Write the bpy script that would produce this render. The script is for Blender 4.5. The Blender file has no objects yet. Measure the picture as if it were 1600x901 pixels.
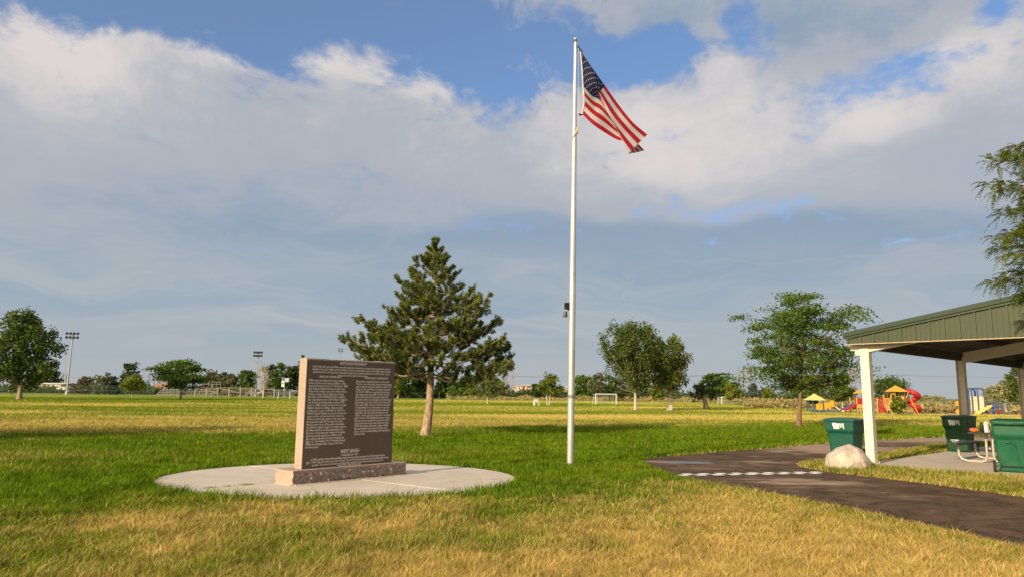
import bpy, bmesh, math, random
import numpy as np
from mathutils import Vector, Matrix, noise as mnoise

scene = bpy.context.scene
COL = scene.collection
PI = math.pi

# ---------------------------------------------------------------- camera geometry
FPX = 1130.0; PITCH = math.atan(163.5 / FPX); ROLL = 0.012; CAMH = 1.6
_F = Vector((0, math.cos(PITCH), math.sin(PITCH))); _U0 = Vector((0, -math.sin(PITCH), math.cos(PITCH)))
_R = Vector((math.cos(ROLL), 0, 0)) + _U0 * math.sin(ROLL)
_U = _U0 * math.cos(ROLL) - Vector((math.sin(ROLL), 0, 0))
def ray(x, y): return _F + _R * ((x - 800) / FPX) + _U * ((450.5 - y) / FPX)
def G(x, y, z=0.0):
    """ground point surveyed from the photograph"""
    d = ray(x, y); t = (z - CAMH) / d.z
    return Vector((d.x * t, d.y * t, z))
def P(x, y, dist):
    d = ray(x, y); return Vector((0, 0, CAMH)) + d * (dist / d.y)
def hor(x): return 614 + (x - 800) * ROLL
def dist_of(x, y): return G(x, y).y

# ---------------------------------------------------------------- mesh builder
class MB:
    def __init__(s): s.v = []; s.f = []; s.m = []; s.sm = []
    def add(s, vs, fs, mi=0, smooth=False):
        o = len(s.v); s.v += [tuple(v) for v in vs]
        for f in fs: s.f.append(tuple(i + o for i in f)); s.m.append(mi); s.sm.append(smooth)
    def box(s, c, size, rz=0, mi=0, M=None):
        x, y, z = [k / 2 for k in size]
        vs = [Vector((a, b, d)) for a in (-x, x) for b in (-y, y) for d in (-z, z)]
        R = M if M is not None else Matrix.Rotation(rz, 3, 'Z'); c = Vector(c)
        s.add([R @ v + c for v in vs], [(0,1,3,2),(4,6,7,5),(0,4,5,1),(2,3,7,6),(0,2,6,4),(1,5,7,3)], mi)
    def bbox(s, c, size, b=0.01, rz=0, mi=0):
        """box with chamfered edges"""
        bm = bmesh.new(); bmesh.ops.create_cube(bm, size=1)
        for v in bm.verts: v.co = Vector((v.co.x * size[0], v.co.y * size[1], v.co.z * size[2]))
        bmesh.ops.bevel(bm, geom=bm.edges[:], offset=b, segments=2, affect='EDGES', profile=0.6)
        R = Matrix.Rotation(rz, 3, 'Z'); c = Vector(c); bm.verts.index_update()
        s.add([R @ v.co + c for v in bm.verts], [[v.index for v in f.verts] for f in bm.faces], mi); bm.free()
    def tube(s, pts, rad, n=8, mi=0, cap=True, smooth=True):
        pts = [Vector(p) for p in pts]
        if not hasattr(rad, '__len__'): rad = [rad] * len(pts)
        vs = []; ref = None
        for i, p in enumerate(pts):
            t = (pts[min(i + 1, len(pts) - 1)] - pts[max(i - 1, 0)])
            if t.length < 1e-9: t = Vector((0, 0, 1))
            t.normalize()
            if ref is None:
                ref = Vector((1, 0, 0)) if abs(t.x) < .8 else Vector((0, 1, 0))
            u = (ref - t * ref.dot(t)).normalized(); w = t.cross(u); ref = u
            for k in range(n):
                a = 2 * PI * k / n
                vs.append(p + (u * math.cos(a) + w * math.sin(a)) * rad[i])
        fs = [(i * n + k, i * n + (k + 1) % n, (i + 1) * n + (k + 1) % n, (i + 1) * n + k) for i in range(len(pts) - 1) for k in range(n)]
        s.add(vs, fs, mi, smooth)
        if cap:
            s.add(vs[:n][::-1], [tuple(range(n))], mi); s.add(vs[-n:], [tuple(range(n))], mi)
    def prism(s, poly, z0, z1, mi=0):
        n = len(poly); vs = [(p[0], p[1], z0) for p in poly] + [(p[0], p[1], z1) for p in poly]
        s.add(vs, [tuple(range(n))[::-1], tuple(range(n, 2 * n))] + [(i, (i + 1) % n, (i + 1) % n + n, i + n) for i in range(n)], mi)
    def loft(s, rings, mi=0, smooth=False, caps=True):
        n = len(rings[0]); vs = [v for r in rings for v in r]
        fs = [(i * n + k, i * n + (k + 1) % n, (i + 1) * n + (k + 1) % n, (i + 1) * n + k) for i in range(len(rings) - 1) for k in range(n)]
        s.add(vs, fs, mi, smooth)
        if caps:
            s.add(rings[0][::-1], [tuple(range(n))], mi); s.add(rings[-1], [tuple(range(n))], mi)
    def sphere(s, c, r, n=12, mi=0, sz=1.0):
        c = Vector(c); rings = []
        for i in range(1, n):
            a = PI * i / n
            rings.append([c + Vector((math.sin(a) * math.cos(2 * PI * k / n) * r, math.sin(a) * math.sin(2 * PI * k / n) * r, -math.cos(a) * r * sz)) for k in range(n)])
        s.loft(rings, mi, True)
    def build(s, name, mats, parent=None, loc=None, rz=0, **tags):
        me = bpy.data.meshes.new(name); me.from_pydata(s.v, [], s.f); me.validate(verbose=False)
        if not isinstance(mats, (list, tuple)): mats = [mats]
        for m in mats: me.materials.append(m)
        if len(me.polygons) == len(s.m):
            me.polygons.foreach_set('material_index', s.m); me.polygons.foreach_set('use_smooth', s.sm)
        bm = bmesh.new(); bm.from_mesh(me); bmesh.ops.recalc_face_normals(bm, faces=bm.faces); bm.to_mesh(me); bm.free()
        return link(name, me, parent, loc, rz, **tags)

def link(name, me, parent=None, loc=None, rz=0, **tags):
    o = bpy.data.objects.new(name, me); COL.objects.link(o)
    if loc is not None: o.location = loc
    if rz: o.rotation_euler[2] = rz
    if parent is not None: o.parent = parent
    for k, v in tags.items(): o[k] = v
    return o
def thing(name, label, category, loc=(0, 0, 0), rz=0, group=None):
    o = bpy.data.objects.new(name, None); COL.objects.link(o); o.empty_display_size = .3
    o.location = loc; o.rotation_euler[2] = rz; o['label'] = label; o['category'] = category
    if group: o['group'] = group
    return o
def copy_thing(src, loc, rz, label, group=None, scale=None):
    r = src.copy(); COL.objects.link(r); r.location = loc; r.rotation_euler[2] = rz; r['label'] = label
    if group: r['group'] = group
    if scale: r.scale = scale
    for ch in list(src.children):
        c = ch.copy(); COL.objects.link(c); c.parent = r
        for g in list(ch.children):
            d = g.copy(); COL.objects.link(d); d.parent = c
    return r
def np_mesh(name, V, attrs=None, mat=None, parent=None, **tags):
    """V: (N,k,3) polygons that share no vertices; attrs: name -> (N,) per polygon"""
    N, k, _ = V.shape
    me = bpy.data.meshes.new(name)
    me.vertices.add(N * k); me.vertices.foreach_set('co', V.reshape(-1).astype(np.float32))
    me.loops.add(N * k); me.loops.foreach_set('vertex_index', np.arange(N * k, dtype=np.int32))
    me.polygons.add(N); me.polygons.foreach_set('loop_start', np.arange(0, N * k, k, dtype=np.int32))
    me.polygons.foreach_set('loop_total', np.full(N, k, dtype=np.int32))
    for a, val in (attrs or {}).items():
        at = me.attributes.new(a, 'FLOAT', 'FACE'); at.data.foreach_set('value', val.astype(np.float32))
    me.update(calc_edges=True)
    if mat: me.materials.append(mat)
    return link(name, me, parent, **tags)

# ---------------------------------------------------------------- node helpers
class X:
    def __init__(s, nt, sock): s.nt = nt; s.s = sock
    def _m(s, op, *o, clamp=False):
        n = s.nt.nodes.new('ShaderNodeMath'); n.operation = op; n.use_clamp = clamp
        for i, k in enumerate((s,) + o):
            if isinstance(k, X): s.nt.links.new(k.s, n.inputs[i])
            else: n.inputs[i].default_value = k
        return X(s.nt, n.outputs[0])
    def __add__(s, o): return s._m('ADD', o)
    __radd__ = __add__
    def __sub__(s, o): return s._m('SUBTRACT', o)
    def __rsub__(s, o): return (s * -1) + o
    def __mul__(s, o): return s._m('MULTIPLY', o)
    __rmul__ = __mul__
    def __truediv__(s, o): return s._m('DIVIDE', o)
    def sq(s): return s * s
    def exp(s): return s._m('EXPONENT')
    def pw(s, o): return s._m('POWER', o)
    def clamp(s): return s._m('ADD', 0.0, clamp=True)
    def ss(s, a, b):
        n = s.nt.nodes.new('ShaderNodeMapRange'); n.interpolation_type = 'SMOOTHSTEP'
        s.nt.links.new(s.s, n.inputs['Value']); n.inputs['From Min'].default_value = a; n.inputs['From Max'].default_value = b
        return X(s.nt, n.outputs['Result'])
def comb(nt, x, y, z):
    n = nt.nodes.new('ShaderNodeCombineXYZ')
    for i, k in enumerate((x, y, z)):
        if isinstance(k, X): nt.links.new(k.s, n.inputs[i])
        else: n.inputs[i].default_value = k
    return X(nt, n.outputs[0])
def sep(nt, v):
    n = nt.nodes.new('ShaderNodeSeparateXYZ'); nt.links.new(v.s, n.inputs[0]); return [X(nt, o) for o in n.outputs]
def noi(nt, vec, scale, detail=4, rough=.55, dist=0.0, color=False):
    n = nt.nodes.new('ShaderNodeTexNoise'); n.inputs['Scale'].default_value = scale; n.inputs['Detail'].default_value = detail
    n.inputs['Roughness'].default_value = rough; n.inputs['Distortion'].default_value = dist
    if vec is not None: nt.links.new(vec.s, n.inputs['Vector'])
    return X(nt, n.outputs['Color' if color else 'Fac'])
def mix(nt, f, a, b):
    n = nt.nodes.new('ShaderNodeMix'); n.data_type = 'RGBA'
    for k, idx in ((f, 0), (a, 6), (b, 7)):
        if isinstance(k, X): nt.links.new(k.s, n.inputs[idx])
        elif idx == 0: n.inputs[0].default_value = k
        else: n.inputs[idx].default_value = (k[0], k[1], k[2], 1)
    return X(nt, n.outputs[2])
def attr(nt, name):
    n = nt.nodes.new('ShaderNodeAttribute'); n.attribute_name = name; return X(nt, n.outputs['Fac'])
def texco(nt, which='Object'):
    n = nt.nodes.new('ShaderNodeTexCoord'); return X(nt, n.outputs[which])
def wpos(nt):
    n = nt.nodes.new('ShaderNodeNewGeometry'); return X(nt, n.outputs['Position'])

MATS = {}
def material(name, color, rough=.6, metal=0.0, var=0.0, vscale=8.0, bump=0.0, bscale=40.0, spec=.5, fn=None, dirt=0.0):
    if name in MATS: return MATS[name]
    m = bpy.data.materials.new(name); m.use_nodes = True; nt = m.node_tree; b = nt.nodes['Principled BSDF']
    b.inputs['Roughness'].default_value = rough; b.inputs['Metallic'].default_value = metal
    b.inputs['Specular IOR Level'].default_value = spec
    co = texco(nt)
    c = None
    if fn: c = fn(nt, b, co)
    else:
        n = noi(nt, co, vscale, 5)
        k = var if var else .12
        c = mix(nt, n.ss(.3, .7), [q * (1 - k) for q in color], [min(1, q * (1 + k)) for q in color])
        if dirt:
            d = noi(nt, co, vscale * .6, 9, .78).ss(.45, .75) * dirt
            c = mix(nt, d, c, (.12, .095, .06))
    if c is not None: nt.links.new(c.s, b.inputs['Base Color'])
    if bump:
        bp = nt.nodes.new('ShaderNodeBump'); bp.inputs['Strength'].default_value = bump; bp.inputs['Distance'].default_value = .02
        nt.links.new(noi(nt, co, bscale, 6, .65).s, bp.inputs['Height']); nt.links.new(bp.outputs[0], b.inputs['Normal'])
    MATS[name] = m
    return m
def foliage(name, dark, light, trans=.35, hue=None):
    """leaf material: colour differs leaf by leaf and clump by clump; some light passes through"""
    if name in MATS: return MATS[name]
    m = bpy.data.materials.new(name); m.use_nodes = True; nt = m.node_tree
    nt.nodes.remove(nt.nodes['Principled BSDF']); out = nt.nodes['Material Output']
    r = attr(nt, 'rnd'); n = noi(nt, texco(nt), 1.6, 3)
    f = (r * .65 + n.ss(.3, .7) * .45).clamp()
    c = mix(nt, f, dark, light)
    if hue: c = mix(nt, r.ss(.93, .97), c, hue)
    d = nt.nodes.new('ShaderNodeBsdfDiffuse'); t = nt.nodes.new('ShaderNodeBsdfTranslucent'); g = nt.nodes.new('ShaderNodeBsdfGlossy')
    g.inputs['Roughness'].default_value = .45; g.inputs['Color'].default_value = (.5, .5, .5, 1)
    mx = nt.nodes.new('ShaderNodeMixShader'); mx.inputs[0].default_value = trans
    mg = nt.nodes.new('ShaderNodeMixShader'); mg.inputs[0].default_value = .03
    nt.links.new(c.s, d.inputs[0]); nt.links.new(c.s, t.inputs[0])
    nt.links.new(d.outputs[0], mx.inputs[1]); nt.links.new(t.outputs[0], mx.inputs[2])
    nt.links.new(mx.outputs[0], mg.inputs[1]); nt.links.new(g.outputs[0], mg.inputs[2])
    nt.links.new(mg.outputs[0], out.inputs['Surface'])
    MATS[name] = m
    return m

# ---------------------------------------------------------------- camera, render settings
cam = bpy.data.cameras.new('camera'); co_ = bpy.data.objects.new('camera', cam); COL.objects.link(co_)
cam.sensor_width = 36; cam.lens = FPX / 1600 * 36; cam.clip_end = 20000; cam.clip_start = .1
M = Matrix(((_R.x, _U.x, -_F.x, 0), (_R.y, _U.y, -_F.y, 0), (_R.z, _U.z, -_F.z, CAMH), (0, 0, 0, 1)))
co_.matrix_world = M; scene.camera = co_
scene.view_settings.view_transform = 'Standard'; scene.view_settings.look = 'None'; scene.view_settings.exposure = 0
scene.cycles.max_bounces = 6; scene.cycles.transparent_max_bounces = 12

# ---------------------------------------------------------------- sun and sky
SUN_TO = Vector((-.66, -.75, 0)).normalized(); SUN_EL = math.radians(20.5)
sd = SUN_TO * math.cos(SUN_EL) + Vector((0, 0, math.sin(SUN_EL)))
sl = bpy.data.lights.new('sun', 'SUN'); sl.energy = 5.0; sl.angle = math.radians(.55); sl.color = (1, .83, .58)
so = bpy.data.objects.new('sun', sl); COL.objects.link(so); so.rotation_euler = sd.to_track_quat('Z', 'Y').to_euler(); so.location = (-20, -20, 30)

world = bpy.data.worlds.new('World'); scene.world = world; world.use_nodes = True
world.cycles.sampling_method = 'MANUAL'; world.cycles.sample_map_resolution = 256
nt = world.node_tree; bg = nt.nodes['Background']
sky = nt.nodes.new('ShaderNodeTexSky'); sky.sky_type = 'NISHITA'; sky.sun_disc = False
sky.sun_elevation = SUN_EL; sky.sun_rotation = math.atan2(SUN_TO.x, SUN_TO.y); sky.air_density = 1.0; sky.dust_density = 1.0; sky.ozone_density = 2.0
SKY_K = .09
dirv = texco(nt, 'Generated'); dx, dy, dz = sep(nt, dirv)
az = dx._m('ARCTAN2', dy); el = dz._m('ARCSINE')
def azel(x, y):
    d = ray(x, y).normalized(); return math.atan2(d.x, d.y), math.asin(d.z)
S_PX = 1 / 1130.0
# domain warp and cloud noises: flattened towards the horizon like a real cloud layer
elp = (el + .09)._m('MAXIMUM', .02)
wv = comb(nt, az * 2.2, (elp._m('LOGARITHM', math.e)) * 1.5, el * 1.0)
w1 = noi(nt, wv, 1.6, 3, .5); w2 = noi(nt, comb(nt, az * 2.2 + 7.3, elp._m('LOGARITHM', math.e) * 1.5, 3.1), 1.6, 3, .5)
A = az + (w1 - .5) * .16; E = el + (w2 - .5) * .09
def blob(x, y, rx, ry, amp, a=None, e=None):
    u, v = azel(x, y); a = A if a is None else a; e = E if e is None else e
    return (((a - u) * (1 / (rx * S_PX))).sq() + ((e - v) * (1 / (ry * S_PX))).sq()) * -1.0
def blobs(L):
    r = None
    for x, y, rx, ry, amp in L:
        k = blob(x, y, rx, ry, amp).exp() * amp
        r = k if r is None else r + k
    return r
fine = noi(nt, comb(nt, A * 3.2, elp._m('LOGARITHM', math.e) * 2.6 + (w2 - .5) * .5, w1 * .8), 2.9, 11, .66, .3)
mid = noi(nt, comb(nt, A * 2.0 + 4.0, elp._m('LOGARITHM', math.e) * 1.9, w2), 1.6, 6, .5, .2)
billow = noi(nt, comb(nt, A * 7.0 + 1.0, E * 9.0, w1), 1.7, 9, .66, .15)
gap = blobs([(300, -20, 260, 66, 1.15), (60, -14, 150, 55, .85), (765, 55, 115, 90, .85), (690, 15, 100, 60, .34), (600, 60, 180, 70, .22), (350, 60, 160, 36, .15), (520, 10, 100, 30, .35), (420, 95, 90, 26, .3), (820, 130, 120, 40, .25), (1440, 90, 70, 26, .35), (1250, 190, 90, 26, .22), (1015, 85, 120, 44, 1.15), (1190, 60, 40, 60, .60),
             (900, 50, 80, 50, .50), (1550, 5, 40, 30, .85), (1165, 20, 26, 30, .5), (1130, 322, 170, 26, .42), (880, 385, 300, 24, .30), (640, 345, 130, 20, .36), (1500, 400, 260, 26, .12), (1500, 120, 90, 40, .34), (1330, 150, 60, 30, .30), (680, 160, 200, 60, .22), (1420, 330, 160, 40, .12)])
cover = (1.16 - gap) + (fine - .5) * 2.1 + (billow - .5) * 1.0
dens = cover.ss(.34, .92) * (.93 + .07 * mid)
bright = blobs([(60, 85, 150, 55, .60), (160, 70, 120, 35, .3), (370, 95, 60, 26, .35), (520, 85, 80, 26, .35), (700, 110, 150, 60, .42), (470, 95, 240, 34, .30), (640, 40, 100, 60, .40), (300, 150, 330, 70, .15), (1080, 235, 230, 80, .66), (1010, 170, 200, 50, .30), (1130, 150, 200, 60, .3),
                (1560, 60, 100, 50, .7), (1430, 150, 150, 40, .38), (1140, 95, 60, 30, .5), (1500, 250, 230, 80, .16), (60, 160, 200, 90, .30), (1375, 195, 60, 24, .45), (800, 250, 300, 90, .10),
                (1280, 60, 190, 65, -.46), (1080, 30, 130, 40, -.30), (330, 330, 300, 90, -.22), (200, 110, 60, 50, -.25), (1200, 385, 380, 40, -.70), (680, 390, 300, 40, -.25), (1000, 360, 200, 30, -.25)])
bval = .40 + bright + (mid - .5) * .55 + (fine - .5) * .75 + (billow - .5) * 1.25 * (E.ss(.20, .42))
c_dark = (.285, .365, .475); c_mid = (.44, .465, .515); c_lit = (.74, .69, .665)
cc = mix(nt, bval.ss(-.1, .50), c_dark, c_mid); cc = mix(nt, bval.ss(.48, 1.45), cc, c_lit)
# clear sky from the Nishita model
skc = nt.nodes.new('ShaderNodeVectorMath'); skc.operation = 'MULTIPLY'; skc.inputs[1].default_value = (SKY_K * .98, SKY_K * 1.38, SKY_K * 1.78)
nt.links.new(sky.outputs[0], skc.inputs[0]); clear = mix(nt, .13, X(nt, skc.outputs[0]), (.60, .64, .68))
col = mix(nt, dens, clear, cc)
# banded blue-grey haze low down, with thin streaks
lowb = noi(nt, comb(nt, az * 1.3 + (w1 - .5) * .8, el * 11 + (w2 - .5) * 2.2, 2.2), 1.7, 7, .6)
haze_c = mix(nt, lowb.ss(.32, .66), (.315, .405, .495), (.42, .475, .52))
haze_c = mix(nt, noi(nt, comb(nt, az * 2.2 + 3 + (w2 - .5), el * 30 + (w1 - .5) * 5, 1.0), 1.5, 7, .62).ss(.54, .74) * .55 * el.ss(.03, .10), haze_c, (.57, .54, .54))
hz = el * -1.0 + (w1 - .5) * .07 + (fine - .5) * .05
col = mix(nt, hz.ss(-.225, -.125) * .88, col, haze_c)
col = mix(nt, (el * -1.0).ss(-.12, -.005) * .85, col, (.435, .475, .495))
# below the horizon: dull ground tone
col = mix(nt, (el * -1.0).ss(.002, .03), col, (.16, .15, .08))
# the half of the sky around the sun (behind the camera) is brighter and warmer
sunp = (dx * SUN_TO.x + dy * SUN_TO.y).ss(.2, 1.0)
col = mix(nt, sunp * .30, col, (.74, .60, .44))
added_glow = (dx * sd.x + dy * sd.y + dz * sd.z).ss(.80, 1.0)  # warm glow around the sun, added to lift light on the scene
col = mix(nt, added_glow, col, (2.6, 2.0, 1.25))
scl = nt.nodes.new('ShaderNodeVectorMath'); scl.operation = 'SCALE'; scl.inputs['Scale'].default_value = 10.0
nt.links.new(col.s, scl.inputs[0]); nt.links.new(scl.outputs[0], bg.inputs['Color']); bg.inputs['Strength'].default_value = 0.1
# ================================================================ GROUND, PATHS
rng = np.random.default_rng(7)
PADC = (-3.10, 13.72); PADR = 2.80; PADK = 1.15
path_px = [(1800, 912), (1700, 885), (1600, 860), (1500, 835.5), (1400, 813), (1300, 792), (1200, 772.5), (1100, 754), (1050, 742), (1018, 728), (1000, 720), (1005, 716), (1060, 711), (1120, 706), (1200, 700.5), (1300, 692),
           (1400, 685.5), (1480, 682), (1600, 679), (1750, 677), (1750, 690), (1600, 690), (1485, 692.5), (1440, 697), (1400, 704), (1365, 712), (1330, 717), (1290, 718), (1255, 721.5), (1240, 727), (1280, 735.5), (1330, 741.5), (1400, 749.5), (1500, 762), (1600, 777), (1700, 792), (1800, 808)]
def smooth_poly(pts, it=2):
    for _ in range(it):
        q = []
        for i in range(len(pts)):
            a = pts[i]; b = pts[(i + 1) % len(pts)]
            q += [(a[0] * .75 + b[0] * .25, a[1] * .75 + b[1] * .25), (a[0] * .25 + b[0] * .75, a[1] * .25 + b[1] * .75)]
        pts = q
    return pts
def jit(p, amt=.03):
    v = mnoise.noise_vector(Vector((p[0] * 3.1, p[1] * 3.1, 0))); return (p[0] + v.x * amt, p[1] + v.y * amt)
PATH = [jit(p) for p in smooth_poly([tuple(G(*q)[:2]) for q in path_px])]
# pavilion frame: origin at the first post, PA runs back along the eave, PB runs along the gable
P0 = G(1363, 726); PA = Vector((.735, .677, 0)).normalized(); PB = Vector((PA.y, -PA.x, 0))
def pav(s, t, z=0.0): return P0 + PB * s + PA * t + Vector((0, 0, z))
SLAB = [tuple(pav(s, t)[:2]) for s, t in ((-.22, -.22), (8.3, -.22), (8.3, 14.2), (-.22, 14.2))]

def in_poly(X_, Y_, poly):
    r = np.zeros(X_.shape, bool); n = len(poly)
    for i in range(n):
        x1, y1 = poly[i]; x2, y2 = poly[(i + 1) % n]
        if y1 == y2: continue
        c = ((y1 > Y_) != (y2 > Y_)) & (X_ < (x2 - x1) * (Y_ - y1) / (y2 - y1) + x1)
        r ^= c
    return r
def d_poly(X_, Y_, poly):
    d = np.full(X_.shape, 1e9); n = len(poly)
    for i in range(n):
        x1, y1 = poly[i]; x2, y2 = poly[(i + 1) % n]; ex, ey = x2 - x1, y2 - y1; L = ex * ex + ey * ey + 1e-12
        t = np.clip(((X_ - x1) * ex + (Y_ - y1) * ey) / L, 0, 1)
        d = np.minimum(d, (X_ - x1 - t * ex) ** 2 + (Y_ - y1 - t * ey) ** 2)
    return np.sqrt(d)
# value noise
_tab = np.random.default_rng(3).random((256, 256))
def vnoise(x, y):
    xi = np.floor(x).astype(int); yi = np.floor(y).astype(int); fx = x - xi; fy = y - yi
    fx = fx * fx * (3 - 2 * fx); fy = fy * fy * (3 - 2 * fy)
    a = _tab[xi & 255, yi & 255]; b = _tab[(xi + 1) & 255, yi & 255]; c = _tab[xi & 255, (yi + 1) & 255]; d = _tab[(xi + 1) & 255, (yi + 1) & 255]
    return (a * (1 - fx) + b * fx) * (1 - fy) + (c * (1 - fx) + d * fx) * fy
def fbm(x, y, o=4):
    r = 0; a = .5; t = 0
    for k in range(o):
        r = r + a * vnoise(x * 2 ** k + 17.3 * k, y * 2 ** k + 9.1 * k); t += a; a *= .55
    return r / t
# how dry the lawn is, surveyed at points of the photograph and kept as places on the ground
SURV = {890: '0:.35 150:.45 300:.6 450:.65 600:.85 750:.9 900:.95 1100:1 1300:1 1500:1 1700:1', 850: '0:.35 150:.45 300:.52 450:.38 600:.58 750:.5 900:.7 1000:.85 1150:1 1300:1 1450:1',
        820: '0:.3 100:.6 250:.78 400:.72 500:.42 600:.55 700:.42 800:.3 900:.35 1000:.65 1100:.95 1200:.95 1300:.9', 795: '0:.05 130:.1 280:.6 400:.68 500:.6 600:.4 700:.28 800:.2 900:.25 1000:.5 1080:.9 1200:.85',
        780: '0:0 200:0 350:0 500:.05 650:.02 850:.05 950:.1 1040:.55 1110:.85 1180:.85', 765: '0:0 100:0 200:0 300:0 450:0 600:0 750:0 850:0 960:.05 1040:.3 1100:.5', 745: '0:0 200:0 850:0 950:0 1040:.1', 720: '0:.25 90:.35 160:.05 250:0 820:0 870:0 950:0',
        700: '0:.12 200:0 400:0 700:0 850:.02 950:.02 1100:.02', 685: '0:.15 200:.02 420:0 640:0 800:.02 1000:.05 1200:.02 1350:.02', 672: '0:.8 200:.85 420:.8 640:.5 720:.2 780:.15 900:.1 1050:.08 1200:.05 1300:.05 1420:.1 1560:.1',
        662: '0:1 200:1 420:.95 640:.95 780:.9 900:.75 1050:.6 1200:.3 1420:.5 1580:.4', 652: '0:.4 100:.7 300:.75 420:.75 640:.7 800:.8 900:.9 1050:.9 1200:.95 1420:.95 1580:.8', 645: '0:.8 150:.3 300:.45 450:.4 640:.3 800:.35 900:.25 1050:.3 1200:.8 1400:.6 1580:.7',
        638: '0:.5 100:.2 300:.25 450:.4 640:.6 800:.65 900:.55 1050:.8 1200:.35 1320:.6', 632: '0:.85 100:.8 300:.75 450:.55 640:.25 800:.15 900:.25 1100:.7 1200:.15', 627: '0:.25 200:.25 300:.15 450:.35 640:.6 800:.7 1000:.6 1100:.25', 622: '0:.1 200:.1 300:0 450:.1 640:.1 780:.1',
        755: '1450:.5 1550:.6', 763: '1550:.6 1620:.6', 742: '1380:.45 1450:.35 1550:.5', 731: '1300:.45', 712: '1420:.5', 700: '0:.1 200:0 400:0 700:0 850:.02 950:.02 1100:.02 1440:.55', 722: '1280:.5'}
sp = []
for y, t in SURV.items():
    for q in t.split():
        x, v = q.split(':'); g = G(float(x), y); sp.append((math.atan2(g.x, g.y), math.log(math.hypot(g.x, g.y)), float(v)))
sp = np.array(sp)
NA, NR = 260, 300; A0, A1, R0, R1 = -.75, .75, math.log(4.5), math.log(260)
ga, gr = np.meshgrid(np.linspace(A0, A1, NA), np.linspace(R0, R1, NR), indexing='ij')
wsum = np.zeros_like(ga); vsum = np.zeros_like(ga)
for a_, r_, v_ in sp:
    w = np.exp(-((ga - a_) / .07) ** 2 - ((gr - r_) / .075) ** 2) + 1e-3 / (((ga - a_) / .3) ** 2 + ((gr - r_) / .2) ** 2 + .3); wsum += w; vsum += w * v_
GRID = vsum / wsum
def dryness(x, y):
    a = np.arctan2(x, y); r = np.log(np.hypot(x, y) + 1e-6)
    i = np.clip((a - A0) / (A1 - A0) * (NA - 1), 0, NA - 1.001); j = np.clip((r - R0) / (R1 - R0) * (NR - 1), 0, NR - 1.001)
    i0 = i.astype(int); j0 = j.astype(int); fi = i - i0; fj = j - j0
    g = (GRID[i0, j0] * (1 - fi) + GRID[i0 + 1, j0] * fi) * (1 - fj) + (GRID[i0, j0 + 1] * (1 - fi) + GRID[i0 + 1, j0 + 1] * fi) * fj
    near = np.clip((22 - np.hypot(x, y)) / 12, 0, 1)
    n = (fbm(x * .9, y * .9, 4) - .5) * (.5 + .8 * near) + (fbm(x * .13 + 40, y * .2, 3) - .5) * .7 + (fbm(x * 5 + 9, y * 5, 2) - .5) * .5 * near
    fr = np.clip((np.hypot(x, y) - 24) / 12, 0, 1); n = n + fr * (fbm(x * .035 + 3, y * .30, 3) - .5) * 1.25
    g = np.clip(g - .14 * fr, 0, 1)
    lim = np.minimum(1, np.minimum(g, 1 - g) * 3 + .18)
    return np.clip(g + n * lim, 0, 1)

def grass_color(nt, dry, r, pos):
    gx_, gy_, gz_ = sep(nt, pos); fd = (gx_.sq() + gy_.sq())._m('SQRT').ss(24, 60); big = noi(nt, pos, .35, 4); fine_ = noi(nt, pos, 3.0, 4)
    g = mix(nt, r, (.024, .080, .004), (.25, .43, .014)); g = mix(nt, big.ss(.38, .66) * .45, g, (.25, .30, .010))
    y = mix(nt, r, (.44, .29, .07), (1.0, .74, .29)); y = mix(nt, fine_.ss(.40, .66) * .4, y, (.46, .40, .07))
    hollow_shade = noi(nt, pos, 1.9, 5, .6).ss(.36, .56); g = mix(nt, noi(nt, pos, .7, 3, .5).ss(.5, .7) * .5, g, (.03, .085, .005)); g = mix(nt, hollow_shade, mix(nt, .5, g, (.015, .040, .004)), g); y = mix(nt, hollow_shade, mix(nt, .34, y, (.20, .15, .03)), y)  # shade of hollows between clumps is mixed into the grass colours
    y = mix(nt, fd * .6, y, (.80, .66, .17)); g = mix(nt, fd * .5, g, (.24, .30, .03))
    return mix(nt, dry, g, y)
gm = bpy.data.materials.new('lawn'); gm.use_nodes = True; nt = gm.node_tree; b = nt.nodes['Principled BSDF']
pos = wpos(nt); dr = attr(nt, 'dry'); px_, py_, pz_ = sep(nt, pos)
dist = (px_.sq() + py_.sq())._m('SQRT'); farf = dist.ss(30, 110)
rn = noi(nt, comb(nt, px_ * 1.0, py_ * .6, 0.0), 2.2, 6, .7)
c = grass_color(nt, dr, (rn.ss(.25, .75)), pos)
c = mix(nt, farf, mix(nt, .72, c, (.035, .028, .010)), c)  # shaded gaps between the blades painted into the near sheet
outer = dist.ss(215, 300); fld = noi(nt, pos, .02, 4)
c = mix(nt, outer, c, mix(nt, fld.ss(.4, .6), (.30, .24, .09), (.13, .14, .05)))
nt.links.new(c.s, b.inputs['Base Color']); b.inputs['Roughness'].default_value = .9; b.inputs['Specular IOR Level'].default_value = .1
bp = nt.nodes.new('ShaderNodeBump'); bp.inputs['Strength'].default_value = .7; bp.inputs['Distance'].default_value = .05
nt.links.new(noi(nt, pos, 9, 5, .7).s, bp.inputs['Height']); nt.links.new(bp.outputs[0], b.inputs['Normal'])
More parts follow.
